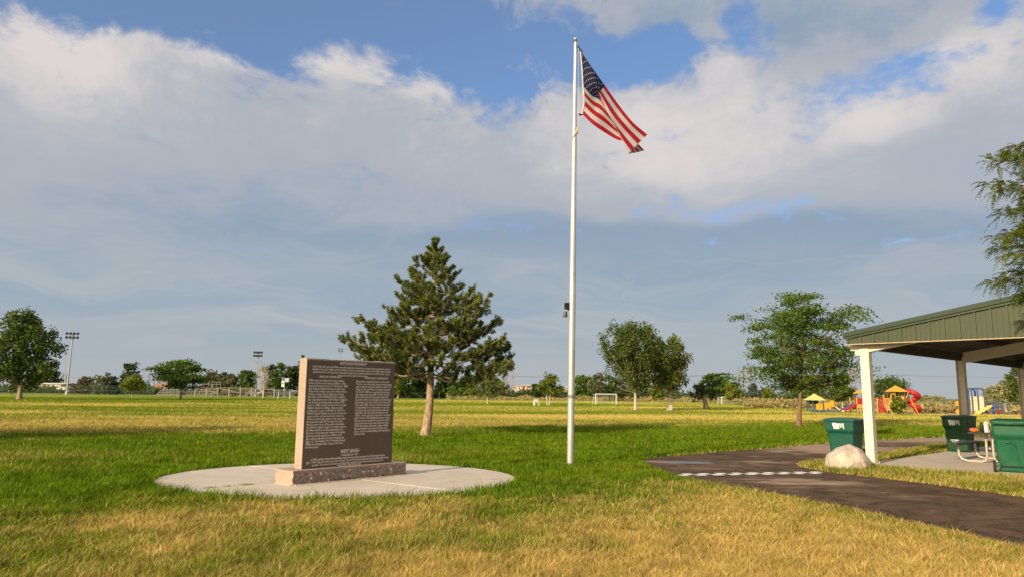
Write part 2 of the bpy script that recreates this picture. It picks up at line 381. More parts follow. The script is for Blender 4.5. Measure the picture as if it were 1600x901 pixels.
# ground sheet, fine in front of the camera, reaching the horizon
angs = np.concatenate([np.linspace(-.8, .8, 330), np.linspace(.8, 2 * PI - .8, 60)[1:-1]]); rads = np.concatenate([[0.0], np.exp(np.linspace(math.log(.6), math.log(300), 300)), [420, 700, 1500, 4000, 9000]])
AA, RR = np.meshgrid(angs, rads, indexing='ij'); GX = RR * np.sin(AA); GY = RR * np.cos(AA)
nA, nR = AA.shape; V = np.stack([GX, GY, np.zeros_like(GX)], -1).reshape(-1, 3)
idx = np.arange(nA * nR).reshape(nA, nR); nx = np.roll(idx, -1, 0)
F = np.stack([idx[:, :-1], idx[:, 1:], nx[:, 1:], nx[:, :-1]], -1).reshape(-1, 4)
me = bpy.data.meshes.new('ground'); me.from_pydata(V.tolist(), [], F[:, ::-1].tolist())
D = dryness(GX.reshape(-1), GY.reshape(-1))
at_ = me.attributes.new('dry', 'FLOAT', 'POINT'); at_.data.foreach_set('value', D.astype(np.float32)); me.materials.append(gm)
bm = bmesh.new(); bm.from_mesh(me); bmesh.ops.recalc_face_normals(bm, faces=bm.faces)
if sum(f.normal.z for f in list(bm.faces)[:200]) < 0: bmesh.ops.reverse_faces(bm, faces=bm.faces)
bm.to_mesh(me); bm.free()
link('ground', me, kind='structure')

def sheet(name, poly, z, mat, cuts=0):
    me = bpy.data.meshes.new(name); bm = bmesh.new(); vs = [bm.verts.new((p[0], p[1], z)) for p in poly]
    f = bm.faces.new(vs); bm.normal_update()
    if f.normal.z < 0: bmesh.ops.reverse_faces(bm, faces=[f])
    bmesh.ops.triangulate(bm, faces=bm.faces[:]); bm.to_mesh(me); bm.free(); me.materials.append(mat)
    return link(name, me, kind='structure')
def asphalt_fn(nt, b, co):
    p = wpos(nt); x, y, z = sep(nt, p)
    def gb(px, py, rx, ry):
        g = G(px, py); return ((((x - g.x) * (1 / rx)).sq() + ((y - g.y) * (1 / ry)).sq()) * -1.0).exp()
    n = noi(nt, p, 1.6, 6, .72, .9); n2 = noi(nt, comb(nt, x * .6, y * 1.6, 0.0), 1.0, 6, .6, .8)
    wear = gb(1330, 702, 2.6, 2.6) * .9 + gb(1480, 686, 6, 3) * .8 + gb(1180, 722, 1.2, .6) * .4 + gb(1250, 752, 1.1, .7) * .55 + gb(1040, 722, .5, .5) * .5 + gb(1400, 775, 1.2, .4) * .3
    w = (wear + (n2 - .5) * 1.9).ss(.15, .60)
    c = mix(nt, n.ss(.3, .7), (.060, .038, .023), (.18, .115, .070)); c = mix(nt, w, c, (.42, .30, .205))
    sp = noi(nt, p, 34, 4, .9); c = mix(nt, sp.ss(.55, .72) * .5, c, (.26, .22, .18)); c = mix(nt, sp.ss(.5, .3) * .6, c, (.012, .011, .011))
    ck = nt.nodes.new('ShaderNodeTexVoronoi'); ck.feature = 'DISTANCE_TO_EDGE'; ck.inputs['Scale'].default_value = .55
    cw = noi(nt, p, 2.5, 5, .7, 0, True); va = nt.nodes.new('ShaderNodeVectorMath'); va.operation = 'MULTIPLY_ADD'; va.inputs[1].default_value = (.35, .35, 0); nt.links.new(cw.s, va.inputs[0]); nt.links.new(p.s, va.inputs[2]); nt.links.new(va.outputs[0], ck.inputs['Vector'])
    c = mix(nt, X(nt, ck.outputs['Distance']).ss(.012, .003) * .35, c, (.015, .012, .010))
    wet = (gb(1075, 722, .9, .55) + (n - .5) * .9).ss(.45, .8)
    c = mix(nt, wet * .65, c, (.17, .20, .24))
    r = mix(nt, wet, (.9, .9, .9), (.32, .32, .32)); nt.links.new(r.s, b.inputs['Roughness'])
    bp = nt.nodes.new('ShaderNodeBump'); bp.inputs['Strength'].default_value = .8; bp.inputs['Distance'].default_value = .008
    nt.links.new(noi(nt, p, 70, 3, .8).s, bp.inputs['Height']); nt.links.new(bp.outputs[0], b.inputs['Normal'])
    return c
asphalt = material('asphalt', (0, 0, 0), spec=.12, fn=asphalt_fn)
sheet('asphalt_path', PATH, .006, asphalt)
def concrete_fn(nt, b, co):
    p = wpos(nt); x, y, z = sep(nt, p); n = noi(nt, p, .8, 6, .6); f = noi(nt, p, 60, 3, .7); k = noi(nt, p, 2.3, 5, .65)
    c = mix(nt, n.ss(.3, .7), (.58, .50, .41), (.70, .61, .51)); c = mix(nt, f.ss(.35, .7) * .35, c, (.50, .43, .35))
    c = mix(nt, k.ss(.55, .72) * .5, c, (.36, .31, .25)); c = mix(nt, noi(nt, p, 13, 2, .9).ss(.71, .75) * .5, c, (.2, .16, .11))
    bp = nt.nodes.new('ShaderNodeBump'); bp.inputs['Strength'].default_value = .35; bp.inputs['Distance'].default_value = .01
    nt.links.new(noi(nt, p, 35, 6, .7).s, bp.inputs['Height']); nt.links.new(bp.outputs[0], b.inputs['Normal'])
    return c
concrete = material('concrete', (0, 0, 0), rough=.85, spec=.2, fn=concrete_fn)
joint = material('joint', (.80, .70, .56), rough=.95)
# round pad poured in wedges: the joints are real gaps 12 mm wide over a bed coloured pale to stand for their lit edges
pm = MB(); base = MB(); MDIR = Vector((.663, .748, 0)).normalized(); MN = Vector((MDIR.y, -MDIR.x, 0))
base.prism([(PADC[0] + PADK * (PADR - .01) * math.cos(a * PI / 60), PADC[1] + (PADR - .01) * math.sin(a * PI / 60)) for a in range(120)], -.05, .030)
q0 = math.atan2(MDIR.y, MDIR.x)
for q in range(4):
    pts = []; g_ = .016; a0 = q0 + q * PI / 2
    d1 = Vector((math.cos(a0), math.sin(a0))); d2 = Vector((-math.sin(a0), math.cos(a0)))
    off = (d1 + d2) * g_
    for k in range(41):
        a = a0 + PI / 2 * k / 40; pr = PADR + .012 * mnoise.noise(Vector((math.cos(a) * 3, math.sin(a) * 3, 0)))
        p_ = d1 * 0 + Vector((math.cos(a), math.sin(a))) * pr
        p_ = Vector((p_.dot(d1), p_.dot(d2))); p_ = Vector((max(p_.x, g_), max(p_.y, g_))); pts.append(d1 * p_.x + d2 * p_.y)
    poly = [(PADC[0] + off.x, PADC[1] + off.y)] + [(PADC[0] + v.x * PADK, PADC[1] + v.y) for v in pts]
    # dedupe near-identical points
    cl = [poly[0]]
    for v in poly[1:]:
        if math.hypot(v[0] - cl[-1][0], v[1] - cl[-1][1]) > 1e-4: cl.append(v)
    pm.prism(cl, -.05, .035)
pm.v = pm.v + base.v; off0 = len(pm.v) - len(base.v)
for f, m_, s_ in zip(base.f, base.m, base.sm): pm.f.append(tuple(i + off0 for i in f)); pm.m.append(1); pm.sm.append(False)
pm.build('round_concrete_pad', [concrete, joint], kind='structure')
sm_ = MB()
for i in range(3):
    for j in range(4):
        s0, s1 = [(-.22, 2.5), (2.512, 5.4), (5.412, 8.3)][i]; t0, t1 = [(-.22, 3.4), (3.412, 6.9), (6.912, 10.5), (10.512, 14.2)][j]
        sm_.prism([tuple(pav(s, t)[:2]) for s, t in ((s0, t0), (s1, t0), (s1, t1), (s0, t1))], -.05, .035)
sm_.build('pavilion_floor', concrete, kind='structure')
# white checkered line painted across the path
wp = material('road_paint', (.78, .76, .72), rough=.8, var=.15, vscale=20)
lm = MB(); la = G(1058, 741.5); lb = G(1286, 738); ld = (lb - la).normalized(); ln = Vector((-ld.y, ld.x, 0)); n_ = 18; st = (lb - la).length / n_
for i in range(n_):
    for r_ in range(2):
        if (i + r_) % 2 == 0:
            c_ = la + ld * (i + .5) * st + ln * ((r_ - .5) * .19); j_ = mnoise.noise(c_ * 5) * .03
            lm.prism([tuple((c_ + ld * sx * (st * .53 + j_) + ln * sy * .105)[:2]) for sx, sy in ((-1, -1), (1, -1), (1, 1), (-1, 1))], .009, .011)
lm.build('painted_path_line', wp, kind='structure')
mulch = material('mulch', (.20, .13, .085), rough=.95, var=.4, vscale=3, bump=.6)
PLAYY = 77.0
sheet('playground_surface', smooth_poly([(31, 74.2), (46, 74.6), (60, 76.5), (60, 86), (31, 86)]), .008, mulch)

# ---------------------------------------------------------------- grass blades: near ones thin and dense, farther ones fewer
def blades(n, r0, r1, a0, a1, hscale, seed):
    g = np.random.default_rng(seed)
    r = np.exp(g.uniform(math.log(r0), math.log(r1), n)); a = g.uniform(a0, a1, n); x = r * np.sin(a); y = r * np.cos(a)
    jn = .13 * (fbm(x * 6, y * 6, 3) - .5) + g.normal(size=n) * .012; keep = ~in_poly(x + jn, y + jn, PATH) & (np.hypot((x - PADC[0]) / PADK, y - PADC[1]) > PADR + .0 + .05 * (fbm(x * 7, y * 7, 2) - .5)) & ~in_poly(x, y, SLAB) & (np.hypot(x + 2.98, y - 27.17) > .5 + .35 * fbm(x * 3, y * 3, 2)) & ~((x > 31) & (x < 60) & (y > 74) & (y < 86))
    x, y, r = x[keep], y[keep], r[keep]; n = len(x)
    dry = dryness(x, y)
    dp = np.full(n, 9.0); m_ = (x > 1.5) & (r < 45); dp[m_] = d_poly(x[m_], y[m_], PATH)
    edge = np.exp(-(dp / .10) ** 2); dry = np.clip(dry + edge * .55 * (x > 4.2), 0, 1)
    rd = np.abs(np.hypot((x - PADC[0]) / PADK, y - PADC[1]) - PADR); padedge = np.exp(-(rd / .22) ** 2)
    rim = np.exp(-((dp - .35) / .3) ** 2); dry = dry * (1 - padedge * .9) * (1 - rim * .35 * (r < 16))
    mixr = g.random(n)
    # each blade is clearly green or clearly straw, in proportion to the patch, with some in between
    bd = np.clip((dry - mixr) * 3.2 + .5, 0, 1) * .85 + dry * .15
    rnd = g.random(n) ** 1.15
    clump = fbm(x * 2.1 + 5, y * 2.1, 3) * .45 + fbm(x * 11, y * 11 + 3, 2) * .62 * np.clip(16 / r, 0, 1) + .55 * np.clip(1 - 16 / r, 0, 1)
    h = (.050 + .035 * g.random(n)) * (.25 + 1.55 * clump) * np.where(g.random(n) < .03, 1.6, 1.0) * (1 + .6 * padedge) * (1 - .45 * edge) * hscale * np.where(bd > .5, 1.0, 1.0)
    w = r * .00088 * (.5 + 1.0 * g.random(n)) + .0012
    h = np.maximum(h, 0) * (1 + np.clip(r / 120, 0, .5))
    az_ = g.uniform(0, 2 * PI, n); lean = g.uniform(.05, 1.0, n) * h * (1 + .6 * bd)
    wind = 1.1 + .8 * (fbm(x * .6, y * .6 + 30, 2) - .5)
    lx = np.cos(az_) * lean + np.cos(wind) * .3 * h; ly = np.sin(az_) * lean + np.sin(wind) * .3 * h
    fa = g.uniform(0, PI, n); wx = np.cos(fa) * w * .5; wy = np.sin(fa) * w * .5
    z0 = np.zeros(n) - .002
    A_ = np.stack([x - wx, y - wy, z0], 1); B_ = np.stack([x + wx, y + wy, z0], 1)
    C_ = np.stack([x + wx * .7 + lx * .35, y + wy * .7 + ly * .35, h * .6], 1); D_ = np.stack([x - wx * .7 + lx * .35, y - wy * .7 + ly * .35, h * .6], 1)
    T_ = np.stack([x + lx, y + ly, h], 1)
    return A_, B_, C_, D_, T_, bd, rnd, r
def grass_mesh(name, A_, B_, C_, D_, T_, bd, rnd, two, mat):
    n = len(bd)
    if two:
        V = np.stack([A_, B_, C_, D_, T_], 1).reshape(-1, 3); o = np.arange(n) * 5
        li = np.stack([o, o + 1, o + 2, o + 3, o + 3, o + 2, o + 4], 1).reshape(-1)
        ls = (np.arange(n)[:, None] * 7 + np.array([0, 4])).reshape(-1); lt = np.tile([4, 3], n); at = np.repeat(bd, 2); rr = np.repeat(rnd, 2); gy = np.tile([0., 1.], n)
    else:
        V = np.stack([A_, B_, T_], 1).reshape(-1, 3); li = np.arange(3 * n); ls = np.arange(n) * 3; lt = np.full(n, 3); at = bd; rr = rnd; gy = np.ones(n)
    me = bpy.data.meshes.new(name); me.vertices.add(len(V)); me.vertices.foreach_set('co', V.reshape(-1).astype(np.float32))
    me.loops.add(len(li)); me.loops.foreach_set('vertex_index', li.astype(np.int32)); me.polygons.add(len(ls))
    me.polygons.foreach_set('loop_start', ls.astype(np.int32)); me.polygons.foreach_set('loop_total', lt.astype(np.int32))
    for nm, val in (('dry', at), ('rnd', rr)):
        t = me.attributes.new(nm, 'FLOAT', 'FACE'); t.data.foreach_set('value', val.astype(np.float32))
    me.update(calc_edges=True); me.materials.append(mat); return me
bm_ = bpy.data.materials.new('grass_blades'); bm_.use_nodes = True; nt = bm_.node_tree; nt.nodes.remove(nt.nodes['Principled BSDF'])
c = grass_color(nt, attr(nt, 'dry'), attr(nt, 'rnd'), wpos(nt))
d_ = nt.nodes.new('ShaderNodeBsdfDiffuse'); t_ = nt.nodes.new('ShaderNodeBsdfTranslucent'); ms = nt.nodes.new('ShaderNodeMixShader'); ms.inputs[0].default_value = .35
nt.links.new(c.s, d_.inputs[0]); nt.links.new(c.s, t_.inputs[0]); nt.links.new(d_.outputs[0], ms.inputs[1]); nt.links.new(t_.outputs[0], ms.inputs[2])
nt.links.new(ms.outputs[0], nt.nodes['Material Output'].inputs['Surface'])
NB = 1350000
bl = blades(NB, 4.2, 150, -.72, .72, 1.0, 11)
near = bl[7] < 14
link('grass', grass_mesh('grass', *[q[near] for q in bl[:7]], True, bm_), kind='stuff', label='short lawn grass, green by the pad and straw yellow in the foreground', category='grass')
link('grass', grass_mesh('grass', *[q[~near] for q in bl[:7]], False, bm_), kind='stuff', label='striped green and golden lawn stretching away to the far trees', category='grass')

# weeds rooted in the pad joint
g = np.random.default_rng(9); jd = Vector((math.cos(q0 + PI), math.sin(q0 + PI))); W = []
for k in range(420):
    f = g.choice([.55, .62, .9, 1.2, 1.25]) + g.normal() * .05; o_ = jd * (PADR - f * .9)
    p_ = np.array([PADC[0] + o_.x * PADK + g.normal() * .02, PADC[1] + o_.y + g.normal() * .012, .02]); h_ = g.uniform(.015, .055)
    a_ = g.uniform(0, 2 * PI); e_ = np.array([math.cos(a_), math.sin(a_), 0]) * .004; W.append([p_ - e_, p_ + e_, p_ + np.array([g.normal() * .03, g.normal() * .03, h_])])
np_mesh('weeds', np.array(W), {'dry': np.full(420, .15), 'rnd': g.random(420)}, bm_, None, kind='stuff', label='small weeds growing in the joint of the concrete pad', category='weeds')
# ================================================================ MONUMENT
def granite_fn(base, speck, lightspeck, scale=120, streak=False, pol=.35):
    def fn(nt, b, co):
        n1 = noi(nt, co, scale, 2, .8); n2 = noi(nt, co, scale * .45, 3, .8); n3 = noi(nt, co, 2.2, 4)
        c = mix(nt, n3.ss(.35, .65), base, [q * .85 for q in base]); c = mix(nt, n1.ss(.52, .62), c, lightspeck); c = mix(nt, n2.ss(.56, .64), c, speck)
        if streak:
            x, y, z = sep(nt, co); sv = comb(nt, x * 9, y * 9, z * .25)
            s1 = noi(nt, sv, 2.2, 5, .75).ss(.66, .74) * .30; c = mix(nt, s1, c, (.30, .26, .22))
            s2 = noi(nt, comb(nt, x * 4, y * 4, z * .35), 2.0, 4, .6).ss(.55, .75) * .35; c = mix(nt, s2, c, (.04, .03, .028))
        return c
    return fn
face_m = material('polished_granite', (0, 0, 0), rough=.34, spec=.35, fn=granite_fn((.128, .086, .064), (.034, .024, .021), (.23, .175, .15), 190, True))
side_m = material('sawn_granite', (0, 0, 0), rough=.8, fn=granite_fn((.46, .35, .27), (.22, .15, .12), (.60, .48, .38), 110), bump=.3, bscale=120)
rock_m = material('split_granite', (0, 0, 0), rough=.85, fn=granite_fn((.31, .235, .20), (.16, .115, .10), (.42, .33, .28), 160), bump=.5, bscale=60)
letter_m = material('engraved_letters', (.88, .78, .68), rough=.8, var=.2, vscale=30)
mono_o = G(457.2, 757.9, .035)
mrz = math.atan2(MDIR.y, MDIR.x)                       # local +x runs along the face, local -y is the face normal
mon = thing('stone_monument', 'brown granite history monument with engraved text, standing on the round concrete pad', 'monument', (mono_o.x, mono_o.y, .035), mrz)
PL, PDp, PH = 2.46, .56, .235
def rockface(bm, amp):
    for v in bm.verts:
        p = v.co; n = mnoise.fractal(p * 16, .8, 2.1, 4); n2 = mnoise.voronoi(Vector((p.x * 11 + p.z * 7, p.y * 11, p.z * 12)))[0][0] * 1.6
        if p.z < PH - .012 and p.z > .002:
            if p.y < .005: v.co.y -= (n * .6 + .5 - n2) * amp * min(1, (PH - .01 - p.z) * 18 + .2)
            if p.y > PDp - .005: v.co.y += (n * .6 + .5 - n2) * amp
bm = bmesh.new(); bmesh.ops.create_grid(bm, x_segments=1, y_segments=1, size=1); bm.clear()
me = bpy.data.meshes.new('plinth'); nxs, nzs = 130, 16
bm = bmesh.new()
def gridface(o, u, v, nu, nv):
    vs = [[bm.verts.new(Vector(o) + Vector(u) * (i / nu) + Vector(v) * (j / nv)) for i in range(nu + 1)] for j in range(nv + 1)]
    for j in range(nv):
        for i in range(nu): bm.faces.new((vs[j][i], vs[j][i + 1], vs[j + 1][i + 1], vs[j + 1][i]))
gridface((0, 0, 0), (PL, 0, 0), (0, 0, PH), nxs, nzs); gridface((0, PDp, 0), (PL, 0, 0), (0, 0, PH), nxs, nzs)
gridface((0, 0, 0), (0, PDp, 0), (0, 0, PH), 30, nzs); gridface((PL, 0, 0), (0, PDp, 0), (0, 0, PH), 30, nzs); gridface((0, 0, PH), (PL, 0, 0), (0, PDp, 0), nxs, 30)
bmesh.ops.remove_doubles(bm, verts=bm.verts, dist=.001); bmesh.ops.recalc_face_normals(bm, faces=bm.faces); rockface(bm, .045)
bm.to_mesh(me); bm.free(); me.materials.append(rock_m); me.materials.append(side_m)
for f in me.polygons:
    if abs(f.normal.z) > .9 or abs(f.normal.x) > .8: f.material_index = 1
link('plinth', me, mon)
SL, ST, SH = 1.97, .225, 1.90; sx0 = .245; sy0 = .145
m = MB()
top = [(sx0 + SL * i / 40) for i in range(41)]
# sawn block whose top edge is slightly uneven
ring = []
for i, x in enumerate(top):
    dz = .006 * mnoise.noise(Vector((x * 6, 0, 0))) + .012 * mnoise.noise(Vector((x * 1.7, 3, 0)))
    ring.append([(x, sy0 + .003, PH + .003), (x, sy0 + .003, PH + SH + dz), (x, sy0 + ST * .5, PH + SH + dz + .012), (x, sy0 + ST, PH + SH + dz - .004), (x, sy0 + ST, PH + .003)])
m.loft([r_ for r_ in ring], 0)
m.build('slab', side_m, mon)
m = MB(); m.bbox((sx0 + SL / 2, sy0, PH + .006 + (SH - .03) / 2), (SL - .012, .006, SH - .03), .002); m.build('polished_face', face_m, mon)
def text_mesh(s, size, x, z, align='LEFT', name='inscription', width=None, xs=1.0):
    cu = bpy.data.curves.new('t', 'FONT'); cu.body = s; cu.size = size; cu.align_x = align; cu.shear = .18; cu.extrude = .0012; cu.space_line = 1.0; cu.resolution_u = 2
    o = bpy.data.objects.new('t', cu); COL.objects.link(o); bpy.context.view_layer.update()
    me = bpy.data.meshes.new_from_object(o.evaluated_get(bpy.context.evaluated_depsgraph_get()))
    bpy.data.objects.remove(o)
    w = [v.co.x for v in me.vertices]
    if width and w: xs = width / max(.01, max(w) - min(w))
    for v in me.vertices: v.co.x *= xs
    me.transform(Matrix.Translation((x, sy0 - .0042, z)) @ Matrix.Rotation(PI / 2, 4, 'X'))
    me.materials.clear(); me.materials.append(letter_m)
    return me
def join_meshes(name, ms, parent):
    bm = bmesh.new()
    for k in ms: bm.from_mesh(k)
    me = bpy.data.meshes.new(name); bm.to_mesh(me); bm.free(); me.materials.append(letter_m); return link(name, me, parent)
cx = sx0 + SL / 2; TZ = PH + SH
def fz(ypx):   # height on the face for a row surveyed near its middle
    return TZ - (ypx - 563) / 163.0 * SH
join_meshes('inscription_title', [text_mesh('HISTORICAL MONUMENT', .070, cx, fz(570.5), 'CENTER', width=.60)], mon)
intro = ['Land in Kanesville, as it and Wilson were first called and included parts of several other communities, was first', 'settled in the early 1850s when the Wilson brothers, as they built canals on the Weber River, so they',
         'could water farms of the pioneers. Kanesville brought the men and the women west of Weber River. In time', 'the two towns came to open the land to others.']
join_meshes('inscription_intro', [text_mesh(t, .052, cx, fz(576.0 + 4.1 * i), 'CENTER', width=(1.74, 1.74, 1.70, .66)[i]) for i, t in enumerate(intro)], mon)
left = ['Wilson was named after the brothers, Bradley,', 'Lewis, Bethem and George Wilson. They', 'started farming the area in 1854 and in 1860', 'they built permanent homes on their land.', 'They built a bridge across the Weber River',
        'making an easier road to Ogden from fording', 'the water. In 1870 KANESVILLE Wilson irrigation', 'was established and in 1879 Wilson Irrigation', 'was formed providing water to about 3000', 'acres. In 1882 an LDS ward was formed with', 'Brigham Bingham as Bishop. They soon built',
        'a chapel at a cost of $1000. In 1876 the', 'Wilson School District was formed and a one', 'room adobe school was built. Later the', 'Wilson school was built on the same site.', 'It operated until 1967 though fires and', 'flood water in its 90 grades attended.', 'In 1898 the Ogden Sugar Co. built a factory',
        'in Wilson which was a financial benefit to the', 'farmers. It was also the means of bringing', 'electricity and the telephone to Wilson. Later', 'they merged with others to form Amalgamated', 'Sugar Co. The building of I-15 Freeway through', 'Wilson has brought many changes to the area', 'in recent years.']
right = ['Kanesville, originally known as Farmville', 'Precinct, was named farming and cattle raising', 'community. It was first settled in 1866. The', 'Hooper Canal and Wilson Canal ran through it.', 'On April 27, 1886 it was separated from Hooper', 'and organized as Kanesville. Colonel Thomas',
         'Kane a General from Pennsylvania helped the', 'pioneers in their early struggles with the federal', 'government and removed the threat. Kanesville', 'in the early 1900s. Homes were farmed and cattle', 'in Kanesville the community was a farm', 'community. They raised grain farming cattle and', 'vegetables. The only public buildings were the',
         'school, church, gas station and store. In recent', 'years much of the farmland has been sold to', 'homes and new subdivisions have been built', 'along with new schools and churches. Many', 'of the descendants of the early settlers still live', 'here and together with those who have come', 'since, carry on the feeling of friendliness', 'and service.']
join_meshes('inscription_heading', [text_mesh('WILSON COMMUNITY', .056, sx0 + .50, fz(591.5), 'CENTER', width=.48)], mon)
join_meshes('inscription_column', [text_mesh(t, .054, sx0 + .055, fz(597 + 4.12 * i), 'LEFT', width=(.26 if i == 24 else .74 + .10 * ((i * 7) % 5) / 5)) for i, t in enumerate(left)], mon)
join_meshes('inscription_heading', [text_mesh('KANESVILLE COMMUNITY', .056, sx0 + 1.53, fz(591.5), 'CENTER', width=.56)], mon)
join_meshes('inscription_column', [text_mesh(t, .054, sx0 + 1.06, fz(597 + 4.12 * i), 'LEFT', width=(.24 if i == 20 else .77 + .08 * ((i * 5) % 6) / 6)) for i, t in enumerate(right)], mon)
join_meshes('inscription_town_name', [text_mesh('WEST HAVEN', .092, cx, fz(706.0), 'CENTER', width=.40)], mon)
join_meshes('inscription_date', [text_mesh('ESTABLISHED JULY 1991', .046, cx, fz(710.4), 'CENTER', width=.36)], mon)
low = ['In 1990, residents of Kanesville and Wilson voted to incorporate the area into a city. The incorporation was', 'July 1, 1991. They chose the name of West Haven. The city was formed to keep a rural community with orderly', 'growth. The eastern end of the city Kanesville, commercial and many businesses have come.']
join_meshes('inscription_history', [text_mesh(t, .052, cx, fz(714.6 + 3.9 * i), 'CENTER', width=(1.60, 1.80, 1.56)[i]) for i, t in enumerate(low)], mon)
join_meshes('inscription_erected', [text_mesh('MONUMENT ERECTED IN 2007', .046, cx, fz(725.6), 'CENTER', width=.52)], mon)
# lichen crust along the plinth joint
m = MB(); m.bbox((PL / 2 + .0, -.03, .006), (PL * .98, .05, .012), .004); m.bbox((-.02, PDp * .45, .006), (.05, PDp * .8, .012), .004)
m.build('mortar_edge', material('mortar', (.62, .52, .38), rough=.95, var=.3, vscale=14), mon)

# ================================================================ FLAGPOLE AND FLAG
alu = material('brushed_aluminium', (.66, .65, .60), rough=.42, metal=.55, var=.1, vscale=3, dirt=.15)
blackp = material('black_plastic', (.015, .015, .016), rough=.45)
gp = G(891, 726.5); DP = gp.y + .0
pole_top = P(899.3, 74, DP)
fp = thing('flagpole', 'tall tapered silver flagpole with ball finial and small solar light, planted in the green lawn', 'flagpole', gp)
L0 = Vector((0, 0, -.05)); L1 = pole_top - gp
def pl(t): return L0.lerp(L1, t)
m = MB(); m.tube([pl(t / 10) for t in range(11)], [.077 if t < 4 else .077 - (t - 4) / 6 * .034 for t in range(11)], 20); m.build('pole', alu, fp)
m = MB(); m.tube([pl(.006), pl(.013)], [.079, .079], 20); m.build('base_ring', alu, fp)
m = MB(); m.tube([L1, L1 + Vector((0, 0, .10))], [.05, .045], 14); m.tube([L1 + Vector((0, 0, .1)), L1 + Vector((0, 0, .15))], [.018, .018], 8); m.build('truck', alu, fp)
m = MB(); m.sphere(L1 + Vector((0, 0, .20)), .062, 16); m.build('ball_finial', material('ball_metal', (.62, .60, .55), rough=.18, metal=.9), fp)
clampy = .352
m = MB(); m.tube([pl(clampy - .004), pl(clampy - .001)], [.08, .08], 18); m.tube([pl(clampy + .006), pl(clampy + .009)], [.08, .08], 18); m.build('clamp', alu, fp)
c0 = pl(clampy + .003)
m = MB(); m.bbox(c0 + Vector((-.13, -.02, .10)), (.10, .09, .15), .012, .3); m.tube([c0 + Vector((-.06, 0, 0)), c0 + Vector((-.13, -.02, .04))], .02, 6)
m.loft([[c0 + Vector((-.14 - r_ * .5, -.03, -.03 - z)) + Vector((math.cos(a * PI / 4) * r_, math.sin(a * PI / 4) * r_, 0)) for a in range(8)] for z, r_ in ((0, .035), (.06, .045), (.13, .06))], 0)
m.build('solar_light', blackp, fp)
m = MB(); c1 = pl(.158); m.tube([c1 + Vector((0, 0, -.04)), c1 + Vector((0, 0, .04))], [.0785, .0785], 18); m.build('sticker_band', material('sticker', (.22, .20, .17), rough=.7), fp)
zf = lambda y: (726.5 - y) / (726.5 - 74)
m = MB(); cl_ = pl(zf(214)); m.tube([cl_ + Vector((.05, -.03, -.07)), cl_ + Vector((.08, -.04, 0)), cl_ + Vector((.05, -.03, .07))], .012, 6); m.bbox(cl_ + Vector((.07, -.03, 0)), (.035, .05, .12), .008); m.build('cleat', material('brass', (.55, .38, .14), rough=.35, metal=.8), fp)
rope = material('rope', (.62, .57, .47), rough=.9)
m = MB(); ha = pl(zf(76)) + Vector((.07, -.03, 0)); m.tube([ha, pl(zf(140)) + Vector((.085, -.03, 0)), pl(zf(205)) + Vector((.09, -.04, 0)), cl_ + Vector((.07, -.04, .02))], .004, 5)
m.tube([cl_ + Vector((.06, -.05, -.02)), cl_ + Vector((.0, -.07, -.10)), cl_ + Vector((-.06, -.05, -.20)), cl_ + Vector((-.05, .02, -.26))], .012, 6); m.build('halyard', rope, fp)

FD = DP
def fpt(zx, zy, d): return P(860 + zx / 4.094, 40 + zy / 4.094, FD + d)
cols = [  # u, [(v, x, y, depth)] measured on the enlarged photograph of the flag
    (0.0, [(0, 196, 168, 0), (.27, 206, 280, .03), (.54, 212, 390, .0), (.78, 220, 487, -.03), (1, 207, 571, 0)]),
    (.2, [(0, 268, 272, -.05), (.2, 264, 335, -.08), (.54, 262, 448, .06), (.78, 280, 545, .0), (1, 270, 632, -.04)]),
    (.4, [(0, 350, 386, .05), (.23, 312, 430, -.16), (.34, 322, 462, .04), (.54, 322, 486, .12), (.78, 338, 585, .05), (1, 352, 688, .02)]),
    (.6, [(0, 440, 512, .06), (.32, 384, 594, -.18), (.42, 400, 600, .04), (.56, 405, 606, .12), (.78, 418, 660, .08), (1, 440, 735, .06)]),
    (.8, [(0, 530, 622, -.02), (.40, 446, 712, -.2), (.50, 462, 715, .02), (.62, 480, 716, .1), (.80, 492, 740, .12), (1, 532, 738, .1)]),
    (1.0, [(0, 620, 698, .04), (.46, 500, 820, -.18), (.54, 520, 816, -.02), (.66, 536, 816, .08), (.82, 570, 808, .12), (1, 601, 800, .12)])]
def cr(p0, p1, p2, p3, t): return tuple(.5 * ((2 * b) + (c - a) * t + (2 * a - 5 * b + 4 * c - d) * t * t + (-a + 3 * b - 3 * c + d) * t ** 3) for a, b, c, d in zip(p0, p1, p2, p3))
def colv(L, v):
    for i in range(len(L) - 1):
        if v <= L[i + 1][0] or i == len(L) - 2:
            t = (v - L[i][0]) / (L[i + 1][0] - L[i][0]); g = lambda k: L[max(0, min(len(L) - 1, k))][1:]
            a, b = g(i), g(i + 1)
            s = cr(g(i - 1), a, b, g(i + 2), t); l = tuple(p + (q - p) * t for p, q in zip(a, b)); return tuple(.4 * x + .6 * y for x, y in zip(s, l))
def flag_pt(u, v, off=0.0):
    u = max(0, min(1, u)); k = min(4, int(u * 5)); t = u * 5 - k; g = lambda i: colv(cols[max(0, min(5, i))][1], v)
    x, y, d = cr(g(k - 1), g(k), g(k + 1), g(k + 2), t)
    d += .025 * math.sin(u * 15 + v * 7) * min(1, u * 4); return fpt(x, y, d + off)
NU, NV = 100, 78; canton = 7 / 13
navy, red_, white_ = 0, 1, 2
